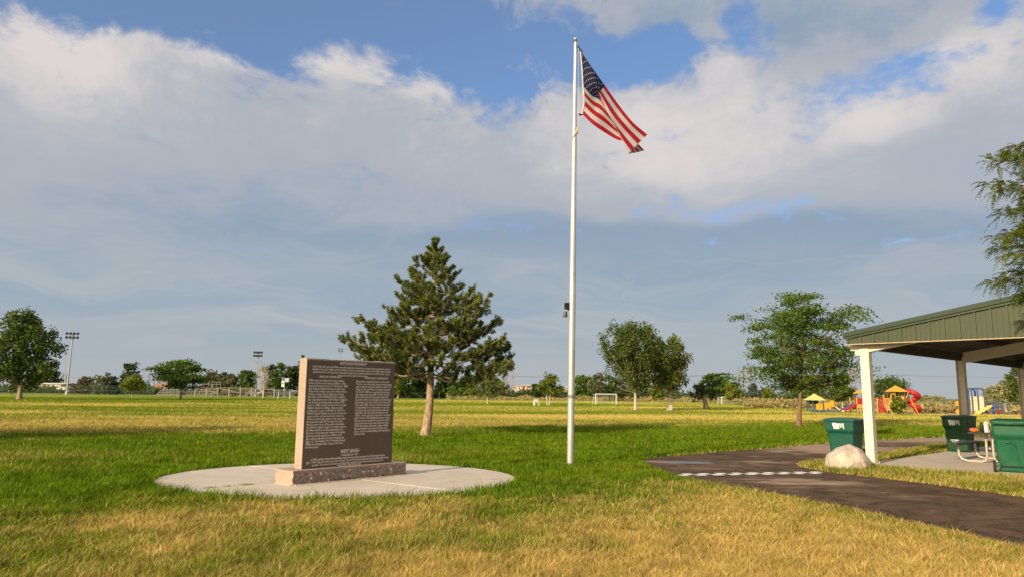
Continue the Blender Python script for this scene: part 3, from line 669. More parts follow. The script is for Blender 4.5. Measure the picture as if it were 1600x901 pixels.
def cloth(name, colr): 
    def fn(nt, b, co):
        n = noi(nt, co, 3.0, 4); c = mix(nt, n.ss(.3, .7), colr, [q * .78 for q in colr])
        return c
    m = material(name, (0, 0, 0), rough=.85, fn=fn)
    nt = m.node_tree; b = nt.nodes['Principled BSDF']; out = nt.nodes['Material Output']; tr = nt.nodes.new('ShaderNodeBsdfTranslucent'); tr.inputs[0].default_value = (*colr, 1)
    ms = nt.nodes.new('ShaderNodeMixShader'); ms.inputs[0].default_value = .3; nt.links.new(b.outputs[0], ms.inputs[1]); nt.links.new(tr.outputs[0], ms.inputs[2]); nt.links.new(ms.outputs[0], out.inputs['Surface']); return m
fm = [cloth('flag_blue', (.006, .009, .062)), cloth('flag_red', (.46, .004, .018)), cloth('flag_white', (.62, .61, .61))]
flag = thing('flag', 'faded United States flag hanging folded over itself from the pole, blue canton at the top', 'flag', gp)
us = sorted(set([i / NU for i in range(NU + 1)])); m = MB()
grid = [[flag_pt(i / NU, j / NV) - gp for j in range(NV + 1)] for i in range(NU + 1)]
m.v = [tuple(p) for c_ in grid for p in c_]
for i in range(NU):
    for j in range(NV):
        st_ = int(j * 13 / NV); k = navy if (i < NU * .4 and st_ < 7) else (red_ if st_ % 2 == 0 else white_)
        m.f.append((i * (NV + 1) + j, (i + 1) * (NV + 1) + j, (i + 1) * (NV + 1) + j + 1, i * (NV + 1) + j + 1)); m.m.append(k); m.sm.append(True)
for r_ in range(9):        # fifty stars sewn on both faces
    for c_ in range(6 if r_ % 2 == 0 else 5):
        uu = .4 * ((c_ * 2 + 1 + (r_ % 2)) / 12.0); vv = canton * (r_ + 1) / 10.0
        for sgn in (-1, 1):
            vs = [flag_pt(uu, vv, sgn * .008) - gp]
            for k in range(10):
                a = PI / 2 + k * PI / 5; R_ = .025 if k % 2 == 0 else .010
                vs.append(flag_pt(uu + R_ * math.cos(a) / 2.44, vv - R_ * math.sin(a) / 1.52, sgn * .008) - gp)
            m.add(vs, [(0, 1 + k, 1 + (k + 1) % 10) for k in range(10)], white_)
me = bpy.data.meshes.new('cloth'); me.from_pydata(m.v, [], m.f)
for q in fm: me.materials.append(q)
me.polygons.foreach_set('material_index', m.m); me.polygons.foreach_set('use_smooth', m.sm); link('cloth', me, flag)
m = MB(); hs = [flag_pt(0, k / 20) - gp + Vector((-.012, 0, 0)) for k in range(21)]; m.tube(hs, .018, 6); m.build('hoist_band', rope, flag)
m = MB(); m.tube([flag_pt(0, 0) - gp + Vector((.03, 0, -.02)), pl(zf(72)) + Vector((.05, 0, 0))], .022, 6); m.build('snap_hook', blackp, flag)
m = MB(); m.tube([flag_pt(0, 1) - gp, flag_pt(0, 1) - gp + Vector((-.10, 0, .0))], .02, 6); m.build('snap_hook', blackp, flag)

# ================================================================ PAVILION
cream = material('cream_paint', (.80, .73, .58), rough=.5, var=.04, vscale=2, dirt=.22)
greenm = material('green_sheet_metal', (.052, .070, .030), rough=.55, var=.08, vscale=1.5)
greend = material('green_trim_metal', (.036, .060, .030), rough=.5, var=.08)
deck = material('roof_underside', (.085, .07, .055), rough=.8); shadebeam = material('shaded_steel', (.05, .04, .034), rough=.7)  # eave beam and purlin colour carries the shade under the roof
prz = math.atan2(PB.y, PB.x)      # local x = along gable (right), local y = back along the eave
pv = thing('picnic_pavilion', 'open steel park pavilion with green sheet metal gable and cream posts beside the path', 'pavilion', P0, prz)
OV, WID, LEN = .38, 8.1, 14.6; ZB = 2.90; SLP = .168; TOP0 = 3.15; YF = -.34
ztop = lambda s: TOP0 + SLP * ((s + OV) if s <= WID / 2 else (WID + OV - s))
m = MB()   # roof: two thin slopes
for sgn in (0, 1):
    s0, s1 = (-OV, WID / 2) if sgn == 0 else (WID / 2, WID + OV)
    a, b_ = ztop(s0), ztop(s1); y0, y1 = YF + .01, LEN + .34
    m.loft([[(s0, y0, a), (s0, y1, a), (s0, y1, a - .05), (s0, y0, a - .05)], [(s1, y0, b_), (s1, y1, b_), (s1, y1, b_ - .05), (s1, y0, b_ - .05)]], 0)
    for k in range(36):
        y = y0 + .2 + k * .4
        m.loft([[(s0, y, a + .03), (s0, y + .04, a + .03), (s0, y + .04, a - .0), (s0, y, a - .0)], [(s1, y, b_ + .03), (s1, y + .04, b_ + .03), (s1, y + .04, b_), (s1, y, b_)]], 0)
m.build('roof', greend, pv)
m = MB()
for sgn in (0, 1):
    s0, s1 = (-OV + .02, WID / 2) if sgn == 0 else (WID / 2, WID + OV - .02); a, b_ = ztop(s0) - .056, ztop(s1) - .056; y0, y1 = YF + .06, LEN + .3
    m.loft([[(s0, y0, a), (s0, y1, a), (s0, y1, a - .02), (s0, y0, a - .02)], [(s1, y0, b_), (s1, y1, b_), (s1, y1, b_ - .02), (s1, y0, b_ - .02)]], 0)
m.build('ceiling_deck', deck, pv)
def trim(y, sg):   # sloping moulded rake trim
    m = MB()
    for s0, s1 in ((-OV, WID / 2), (WID / 2 + .001, WID + OV)):
        rr = []
        for s in (s0, s1):
            z = ztop(s) + .035
            rr.append([(s, y, z), (s, y - .03 * sg, z - .012), (s, y - .045 * sg, z - .05), (s, y - .04 * sg, z - .11), (s, y - .02 * sg, z - .135), (s, y - .02 * sg, z - .17), (s, y, z - .17)])
        m.loft(rr, 0, False)
    m.build('rake_trim', greend, pv)
trim(YF, 1); trim(LEN + .34, -1)
def gable(y, sg):
    m = MB(); zt = lambda s: ztop(s) - .138
    m.loft([[(-OV + .05, y, ZB), (-OV + .05, y, zt(-OV + .05)), (-OV + .05, y + .02 * sg, zt(-OV + .05)), (-OV + .05, y + .02 * sg, ZB)],
            [(WID / 2, y, ZB), (WID / 2, y, zt(WID / 2)), (WID / 2, y + .02 * sg, zt(WID / 2)), (WID / 2, y + .02 * sg, ZB)],
            [(WID + OV - .05, y, ZB), (WID + OV - .05, y, zt(WID + OV - .05)), (WID + OV - .05, y + .02 * sg, zt(WID + OV - .05)), (WID + OV - .05, y + .02 * sg, ZB)]], 0)
    s = -OV + .10
    while s < WID + OV - .08:
        z1 = zt(s)
        m.box((s, y - .016 * sg, (ZB + z1) / 2 + .008), (.035, .028, z1 - ZB - .016))           # high rib
        for q in (.10, .20):
            if s + q < WID + OV - .1:
                z2 = zt(s + q); m.box((s + q, y - .006 * sg, (ZB + z2) / 2 + .006), (.022, .010, z2 - ZB - .012))
        s += .305
    m.build('gable_panel', greenm, pv)
gable(YF + .04, 1); gable(LEN + .30, -1)
m = MB(); m.box((WID / 2, YF + .028, ZB - .012), (WID + 2 * OV - .06, .07, .02)); m.build('sill_trim', material('tan_trim', (.50, .38, .24), rough=.6), pv)
for i, y in enumerate((0, 7.3, 14.6)):
    for s in (0, WID):
        m = MB(); w = .205 if (i == 0 and s == 0) else .235
        if i == 0 and s == 0: m.bbox((s, y, ZB / 2 - .01), (w, w, ZB - .02), .008)
        else:      # open I-section column
            m.box((s - .105, y, ZB / 2), (.016, .22, ZB)); m.box((s + .105, y, ZB / 2), (.016, .22, ZB)); m.box((s, y, ZB / 2), (.193, .012, ZB)); m.bbox((s, y, ZB - .45), (.24, .225, .02), .004)
        m.bbox((s, y, .045), (.30, .30, .018), .004)
        for bx_ in (-.12, .12):
            for by_ in (-.12, .12): m.tube([(s + bx_, y + by_, .04), (s + bx_, y + by_, .085)], .012, 6)
        m.build('post', cream, pv)
    m = MB()   # tapered rafters
    for s0, s1, h0, h1 in ((.10, WID / 2, .20, .30), (WID / 2, WID - .10, .30, .20)):
        zt0, zt1 = ztop(s0) - .20, ztop(s1) - .20
        zb0, zb1 = (ZB - .19, zt1 - .30) if s0 < 1 else (zt0 - .30, ZB - .19)
        m.loft([[(s0, y - .07, zb0), (s0, y + .07, zb0), (s0, y + .07, zt0), (s0, y - .07, zt0)], [(s1, y - .07, zb1), (s1, y + .07, zb1), (s1, y + .07, zt1), (s1, y - .07, zt1)]], 0)
    if i == 0: m.box((-.22, y, ZB - .06), (.24, .13, .18)); m.box((-.17, y, ZB - .20), (.14, .11, .14))
    m.build('rafter', cream, pv)
for s in (0, WID):
    m = MB()
    for y0 in (0, 7.3): m.box((s, y0 + 3.65, ZB + .0), (.15, 7.05, .24))
    m.build('eave_beam', shadebeam, pv)
for k in range(1, 7):
    s = WID * k / 7; m = MB(); m.box((s, LEN / 2, ztop(s) - .16), (.06, LEN, .12)); m.build('purlin', shadebeam, pv)

# ================================================================ WHEELED BINS
wm_white = material('logo_white', (.85, .85, .82), rough=.6)
rubber = material('rubber', (.02, .02, .02), rough=.8)
def rrect(w, d, z, r=.05, yo=0):
    out = []
    for cx_, cy_, a0 in ((w / 2 - r, d / 2 - r, 0), (-w / 2 + r, d / 2 - r, 90), (-w / 2 + r, -d / 2 + r, 180), (w / 2 - r, -d / 2 + r, 270)):
        for k in range(4):
            a = math.radians(a0 + k * 30); out.append(Vector((cx_ + r * math.cos(a), cy_ + r * math.sin(a) + yo, z)))
    return out
def wheelie_bin(label, loc, rz, colr, matname, logo=True, H=1.08, W=.72, D=.82):
    t = thing('wheeled_bin', label, 'bin', loc, rz, 'green wheeled refuse bins around the pavilion')
    gm_ = material(matname, colr, rough=.38, var=.12, vscale=7, dirt=.32)
    k = H / 1.1; m = MB()     # local -y is the front, wheels at +y
    prof = [(.02, .56, .52, -.02), (.06, .58, .55, -.02), (.30, .60, .60, -.01), (.60, .635, .66, 0), (.66, .645, .675, 0), (.74, .71, .78, 0), (.78, .72, .79, 0), (.96, .735, .80, 0), (1.0, .74, .81, 0)]
    m.loft([rrect(W / .75 * w, D / .82 * d, z * k, .06, yo) for z, w, d, yo in prof], 0, False)
    for sx in (-.27, .27): m.bbox((sx * W / .75, .30, .13), (.05, .10, .14), .01)
    m.bbox((0, -D * .37, .42 * k), (.30, .02, .30 * k), .008)
    m.build('body', gm_, t)
    m = MB(); m.loft([rrect(W * 1.03, D * 1.03, 1.0 * k, .06), rrect(W * 1.06, D * 1.06, 1.005 * k, .07), rrect(W * 1.06, D * 1.06, 1.035 * k, .07), rrect(W * .98, D * .96, 1.06 * k, .07), rrect(W * .6, D * .55, 1.085 * k, .05)], 0, False)
    for sx in (-.22, 0, .22): m.bbox((sx, D * .53, 1.01 * k), (.06, .06, .05), .01)
    m.build('lid', gm_, t)
    m = MB(); m.tube([(-.30, D * .50, .97 * k), (-.30, D * .50 + .09, .99 * k), (.30, D * .50 + .09, .99 * k), (.30, D * .50, .97 * k)], .016, 8); m.build('handle', gm_, t)
    m = MB(); m.tube([(-.31, .30, .125), (.31, .30, .125)], .012, 8); m.build('axle', rubber, t)
    for sx in (-.325, .325):
        m = MB(); m.tube([(sx - .03, .30, .125), (sx + .03, .30, .125)], .125, 20, smooth=False); w_ = m.build('wheel', rubber, t)
        h_ = MB(); h_.tube([(sx - .034, .30, .125), (sx + .034, .30, .125)], .055, 14, smooth=False); h_.build('hub', material('hub_grey', (.12, .12, .12)), w_)
    if logo:
        m = MB(); s_ = .155; z0 = .785 * k; yy = -D / .82 * .403 - .004
        def poly2(pts, dx):
            vs = [(dx + x * s_, yy, z0 + y * s_) for x, y in pts]; vs2 = [(x, y + .012, z) for x, y, z in vs]
            n = len(vs); m.add(vs + vs2, [tuple(range(n)), tuple(range(2 * n - 1, n - 1, -1))] + [(i, i + n, (i + 1) % n + n, (i + 1) % n) for i in range(n)], 0)
        for q in ([(0, 1), (.42, 1), (.62, .38), (.55, 0), (.30, 0)], [(.50, 1), (.85, 1), (1.0, .45), (.95, 0), (.72, 0)], [(.98, .9), (1.15, 1), (1.12, .1), (1.0, 0)]): poly2(q, -.17)
        for a, b_ in (((1.2, 0), (1.2, 1)), ((1.2, 1), (1.5, .2)), ((1.5, .2), (1.62, 1)), ((1.62, 1), (1.95, .1)), ((1.95, .1), (1.99, 1)), ((1.38, 1), (1.6, .35)), ((1.78, 1), (2.06, .05))):
            dx, dy = b_[0] - a[0], b_[1] - a[1]; L_ = math.hypot(dx, dy); nx_, ny_ = -dy / L_ * .035, dx / L_ * .035
            poly2([(a[0] + nx_, a[1] + ny_), (b_[0] + nx_, b_[1] + ny_), (b_[0] - nx_, b_[1] - ny_), (a[0] - nx_, a[1] - ny_)], -.17)
        m.build('logo', wm_white, t)
    return t
b1 = G(1323, 714.5)
bin1 = wheelie_bin('green wheeled bin with white WM logo standing behind the pale boulder', (b1.x, b1.y, 0.006), math.radians(-48), (.008, .095, .065), 'bin_green', H=1.07, W=.80)
b2 = G(1502, 706.5)
bin2 = wheelie_bin('dark green wheeled bin with white logos standing at the second pavilion post', (b2.x, b2.y, .035), math.radians(-50), (.006, .070, .026), 'bin_dark_green', H=1.10)
m = MB(); m.bbox((-.02, -.375, .35), (.22, .012, .035), .003); m.bbox((-.02, -.375, .30), (.16, .012, .02), .003); m.build('label_patch', material('label_pale', (.45, .5, .42)), bin2)
b3 = G(1580, 741)
bin3 = wheelie_bin('bright green wheeled bin seen from behind, on the pavilion floor at the right edge', (b3.x + .27, b3.y + .33, .035), math.radians(147), (.006, .115, .055), 'bin_bright_green', logo=False, H=1.16, W=.68)
m = MB(); m.tube([(-.10, .372, .30), (-.06, .378, .62), (.0, .382, .66), (.10, .382, .64)], .012, 6); m.build('moulded_rib', MATS['bin_bright_green'], bin3)

# ================================================================ PICNIC TABLE
mesh_black = material('coated_black_metal', (.02, .02, .022), rough=.5); pipe = material('galvanised_pipe', (.55, .50, .42), rough=.45, metal=.4)
tq = G(1553, 726); tb = thing('picnic_table', 'park picnic table with black coated top and benches on bent steel pipe legs', 'table', (tq.x, tq.y + .1, .035), math.atan2(PA.y, PA.x))
# local x = long axis (back), local y = left
def plank_top(name, yc, w, z, x0, x1):
    m = MB(); m.bbox(((x0 + x1) / 2, yc, z), (x1 - x0, w, .045), .014)
    for k in range(int((x1 - x0) / .12)): m.box((x0 + .06 + k * .12, yc, z + .024), (.012, w - .08, .006))
    m.build(name, mesh_black, tb)
plank_top('tabletop', 0, .76, .73, -.35, 1.75); plank_top('bench', .74, .27, .43, -.35, 1.75); plank_top('bench', -.74, .27, .43, -.35, 1.75)
for xx in (.0, 1.4):
    for sg in (1, -1):
        m = MB(); m.tube([(xx, .70 * sg, .41), (xx, .69 * sg, .16), (xx, .62 * sg, .06), (xx, .50 * sg, .03), (xx, .18 * sg, .03), (xx, .10 * sg, .07), (xx, .07 * sg, .18), (xx, .07 * sg, .70)], .030, 10); m.build('leg', pipe, tb)
m = MB(); m.tube([(0, 0, .36), (1.4, 0, .36)], .022, 8); m.build('stretcher', pipe, tb)
def ontable(x, y, z=.0): return tb.matrix_basis @ Vector((x, y, .757 + z))
bpy.context.view_layer.update()
q = ontable(-.18, .10); t = thing('bottle', 'black drinks bottle standing upright on the picnic table', 'bottle', q)
m = MB(); m.loft([[Vector((math.cos(a * PI / 6) * r_, math.sin(a * PI / 6) * r_, z)) for a in range(12)] for z, r_ in ((0, .036), (.01, .04), (.17, .04), (.20, .03), (.205, .026))], 0, True); m.build('body', blackp, t)
m = MB(); m.tube([(0, 0, .205), (0, 0, .245)], .028, 12); m.build('cap', blackp, t)
q = ontable(-.22, -.03); t = thing('drinks_carton', 'white drinks carton with dark stripe beside the bottle on the picnic table', 'carton', q, .4)
m = MB(); m.bbox((0, 0, .11), (.10, .08, .22), .008); m.loft([[(-.05, -.04, .22), (.05, -.04, .22), (.05, .04, .22), (-.05, .04, .22)], [(-.05, -.006, .27), (.05, -.006, .27), (.05, .006, .27), (-.05, .006, .27)]], 0); m.build('box', material('carton_white', (.8, .76, .72)), t)
m = MB(); m.box((.02, -.0415, .14), (.03, .004, .16)); m.box((.0515, 0, .12), (.004, .05, .14)); m.build('printed_stripe', material('print_dark', (.06, .07, .16)), t)
m = MB(); m.tube([(0, 0, .262), (0, 0, .285)], .014, 8); m.build('cap', material('cap_red', (.6, .06, .03)), t)
q = ontable(-.27, .25); t = thing('snack_bag', 'crumpled orange bag lying on the edge of the picnic table', 'bag', q)
bm = bmesh.new(); bmesh.ops.create_icosphere(bm, subdivisions=3, radius=1)
for v in bm.verts:
    n = mnoise.fractal(v.co * 2.2, .8, 2, 3); v.co = Vector((v.co.x * .07, v.co.y * .11, max(-.0, v.co.z * .055 + .045))) * (1 + n * .25)
me = bpy.data.meshes.new('bag'); bm.to_mesh(me); bm.free(); me.materials.append(material('bag_orange', (.75, .17, .05), rough=.5)); link('bag', me, t)

# ================================================================ BOULDER
bq = G(1330, 733); pts = [(-.56, -.18, -.05), (-.52, .25, -.05), (.5, .3, -.05), (.60, -.12, -.05), (-.30, -.40, -.05), (.35, -.36, -.05), (-.54, -.12, .22), (-.49, .12, .31), (-.30, -.28, .42), (-.18, .18, .50), (.02, -.10, .60), (.14, .16, .60), (.30, -.26, .36), (.40, .0, .46), (.56, .10, .30), (.57, -.14, .20), (-.05, -.42, .20), (.22, -.40, .22), (.15, -.25, .50)]
bm = bmesh.new(); [bm.verts.new(p) for p in pts]; bmesh.ops.convex_hull(bm, input=bm.verts[:]); bmesh.ops.triangulate(bm, faces=bm.faces[:])
bmesh.ops.subdivide_edges(bm, edges=bm.edges[:], cuts=7, use_grid_fill=True)
for _ in range(1): bmesh.ops.smooth_vert(bm, verts=bm.verts[:], factor=.12, use_axis_x=True, use_axis_y=True, use_axis_z=True)
bm.normal_update(); mv = [(v, v.normal.copy(), mnoise.fractal(v.co * 3.0, .9, 2.1, 5), mnoise.voronoi(v.co * 3.2)[0][0]) for v in bm.verts]
for v, n, a, c_ in mv: v.co += n * (a * .014 + (c_ - .3) * .03); v.co.x *= .86; v.co.z *= .90
me = bpy.data.meshes.new('boulder'); bm.to_mesh(me); bm.free()
def boulder_fn(nt, b, co):
    n = noi(nt, co, 3.0, 7, .7); n2 = noi(nt, co, 14, 5, .7); c = mix(nt, n.ss(.3, .7), (.42, .34, .27), (.72, .62, .52)); c = mix(nt, n2.ss(.55, .75) * .5, c, (.24, .18, .13)); return mix(nt, noi(nt, co, 1.7, 4).ss(.58, .7) * .5, c, (.45, .27, .15))
me.materials.append(material('boulder_stone', (0, 0, 0), rough=.9, fn=boulder_fn, bump=1.0, bscale=16)); o = link('boulder', me, None, (bq.x + .06, bq.y + .30, .0)); o['label'] = 'large pale tan boulder on the grass at the foot of the first pavilion post'; o['category'] = 'boulder'
# ================================================================ VEGETATION
F_PINE = foliage('pine_needles', (.025, .052, .010), (.27, .31, .06), .22)
F_COT = foliage('cottonwood_leaves', (.022, .050, .008), (.19, .25, .045), .4)
F_LOC = foliage('locust_leaves', (.026, .070, .010), (.20, .30, .045), .45)
F_NEAR = foliage('near_locust_leaves', (.04, .085, .008), (.32, .40, .035), .55, hue=(.45, .40, .03))
F_DARK = foliage('dark_leaves', (.015, .036, .010), (.085, .125, .034), .25)
F_OLIVE = foliage('olive_leaves', (.06, .075, .035), (.20, .21, .10), .3)
F_TAN = foliage('tan_leaves', (.09, .075, .045), (.22, .18, .11), .3)
F_YG = foliage('yellow_green_leaves', (.05, .085, .010), (.30, .34, .035), .45)
F_SPRUCE = foliage('blue_spruce_needles', (.03, .05, .035), (.13, .17, .13), .15)
F_BRUSH = foliage('dry_brush_leaves', (.22, .18, .07), (.60, .48, .20), .35)
F_PALE = foliage('pale_brush_leaves', (.12, .13, .05), (.42, .40, .17), .35)
def bark_fn(a, c_):
    def fn(nt, b, co):
        x, y, z = sep(nt, co); n = noi(nt, comb(nt, x * 14, y * 14, z * 3.2), 1.6, 6, .75)
        return mix(nt, n.ss(.32, .62), a, c_)
    return fn
BARK = material('grey_bark', (0, 0, 0), rough=.95, fn=bark_fn((.13, .095, .065), (.42, .34, .25)), bump=1.0, bscale=14)
BARKP = material('pine_bark', (0, 0, 0), rough=.95, fn=bark_fn((.14, .085, .05), (.55, .40, .26)), bump=1.2, bscale=12)
BARKR = material('red_bark', (0, 0, 0), rough=.95, fn=bark_fn((.10, .055, .035), (.30, .17, .11)), bump=.8, bscale=14)
BARKW = material('pale_bark', (0, 0, 0), rough=.95, fn=bark_fn((.30, .25, .19), (.62, .54, .43)), bump=.5, bscale=10)

def rand_quads(g, C, size, asp=1.6, up=0.0, drop=None):
    """leaf-sized rhombs at centres C with random orientation"""
    n = len(C); d = g.normal(size=(n, 3)); d /= np.linalg.norm(d, axis=1)[:, None] + 1e-9
    nrm = g.normal(size=(n, 3)); nrm[:, 2] += up * 2; nrm -= (nrm * d).sum(1)[:, None] * d; nrm /= np.linalg.norm(nrm, axis=1)[:, None] + 1e-9
    if up: 
        d = np.cross(nrm, g.normal(size=(n, 3))); d /= np.linalg.norm(d, axis=1)[:, None] + 1e-9
    e = np.cross(d, nrm); s = (size * (.6 + .8 * g.random(n)))[:, None]
    return np.stack([C - d * s * .5 * asp, C + e * s * .5, C + d * s * .5 * asp, C - e * s * .5], 1)

def tube_list(m, pts, r0, r1, n=6):
    k = len(pts); m.tube(pts, [r0 + (r1 - r0) * (i / (k - 1)) for i in range(k)], n, cap=False)

def leafy_tree(name, label, cat, loc, prof, trunk_z, tr, fol, bark, seed, ncl=60, cr=.5, flat=.7, nleaf=90, ls=.12, up=0.0, limbs=26, stems=1, group=None, steep=.5, lean=(0, 0), surf=.55, gaps=.0, radial=0.0, rz=0.0):
    g = np.random.default_rng(seed); zs = np.array([p[0] for p in prof]); rs = np.array([p[1] for p in prof]); H = zs.max()
    t = thing(name, label, cat, loc, rz, group)
    cen = []; tries = 0
    vol = rs / rs.max()
    while len(cen) < ncl and tries < ncl * 80:
        tries += 1
        z = g.uniform(zs.min(), zs.max()); R = np.interp(z, zs, rs)
        if g.random() > (R / rs.max()) ** 1.3 + .03: continue
        a = g.uniform(0, 2 * PI); lump = .84 + .75 * mnoise.noise(Vector((math.cos(a) * 1.5 + seed * 7.3, math.sin(a) * 1.5, z * 1.8 / max(1, H / 5)))) + g.normal() * .05
        rr = R * lump * (1 - (1 - math.sqrt(g.random())) * (1 - surf) * 1.6)
        rr = max(0, rr)
        if mnoise.noise(Vector((math.cos(a) * rr * .9 + seed * 3, math.sin(a) * rr * .9, z * 1.1))) < -1 + gaps * 1.0 - .0 and gaps > 0: continue
        c = np.array([math.cos(a) * rr + lean[0] * z, math.sin(a) * rr + lean[1] * z, z])
        cen.append(c)
    cen = np.array(cen)
    m = MB()
    topz = min(H * .8, trunk_z + (H - trunk_z) * .6)
    for s_ in range(stems):
        sx, sy = (0, 0) if stems == 1 else (g.normal() * tr * 1.8, g.normal() * tr * 1.8); ex, ey = (0, 0) if stems == 1 else (g.normal() * H * .10, g.normal() * H * .10)
        pts = []
        for i in range(10):
            f = i / 9; z = f * topz
            pts.append((sx * (1 - f) + ex * f + lean[0] * z + mnoise.noise(Vector((seed, s_ * 5, z * .6))) * tr * 1.2 * f * 2, sy * (1 - f) + ey * f + lean[1] * z + mnoise.noise(Vector((seed + 9, s_ * 5, z * .6))) * tr * 2 * f, z - .03))
        m.tube(pts, [tr * (1.35 if i == 0 else 1.0 if i == 1 else 1 - .085 * i) for i in range(10)], 10)
    tk = m.build('trunk', bark, t)
    m = MB(); order = g.permutation(len(cen))[:limbs]
    for k in order:
        c = cen[k]; rr = math.hypot(c[0] - lean[0] * c[2], c[1] - lean[1] * c[2]); z0 = max(trunk_z * .92, min(topz * .97, c[2] - rr * steep - .1 * H * g.random()))
        b0 = np.array([lean[0] * z0, lean[1] * z0, z0]); r0 = tr * .42 * (1 - z0 / H * .6); mid_ = b0 * .5 + c * .5 + np.array([0, 0, -.12 * rr * steep]) + g.normal(size=3) * .04 * rr
        tube_list(m, [b0, b0 * .75 + mid_ * .25 + g.normal(size=3) * .01, mid_, mid_ * .4 + c * .6, c], r0, r0 * .18, 5)
    for k in g.permutation(len(cen))[:limbs * 2]:      # twigs from limb clusters to their neighbours
        c = cen[k]; o = cen[order[np.argmin(((cen[order] - c) ** 2).sum(1) + (((cen[order] - c) ** 2).sum(1) < 1e-6) * 99)]]
        if np.linalg.norm(c - o) < H * .16: tube_list(m, [o, (o + c) / 2 + g.normal(size=3) * .03 * H / 5, c], tr * .10, tr * .03, 4)
    if m.f: m.build('limbs', BARK if bark is BARKW else bark, t)
    L = []; R_ = []
    for c in cen:
        n = int(nleaf * g.uniform(.6, 1.4)); q = g.normal(size=(n, 3)) * .5; q /= np.maximum(1, np.linalg.norm(q, axis=1) / 1.2)[:, None]
        sc = cr * g.uniform(.65, 1.35)
        if radial:      # sprays drawn out away from the trunk
            d = np.array([c[0], c[1], 0.0]); d /= np.linalg.norm(d) + 1e-6
            q = q * np.array([1, 1, flat]); q = q + d * ((q @ d) * radial)[:, None]; q[:, 2] -= np.abs(q @ d) * .12
            C = c + q * sc
        else: C = c + q * np.array([sc, sc, sc * flat])
        L.append(C); R_.append(np.clip(g.random(n) * .75 + g.uniform(0, .25), 0, 1))
    C = np.concatenate(L); r = np.concatenate(R_)
    np_mesh('crown', rand_quads(g, C, ls, 1.5, up), {'rnd': r}, fol, t)
    return t

def spec(x, yb, rows, dist=None):
    """size of a tree from surveyed rows (y pixel, half width pixel) and its distance"""
    D = dist or dist_of(x, yb); g = Vector(((x - 800) / FPX * D * 1.0, D, 0)); q = ray(x, yb); g.x = q.x / q.y * D
    base_y = yb if dist is None else hor(x) + FPX * CAMH / D
    s = FPX / D * 1.0
    prof = sorted([((base_y - y) / s, w / s) for y, w in rows])
    return g, prof, s

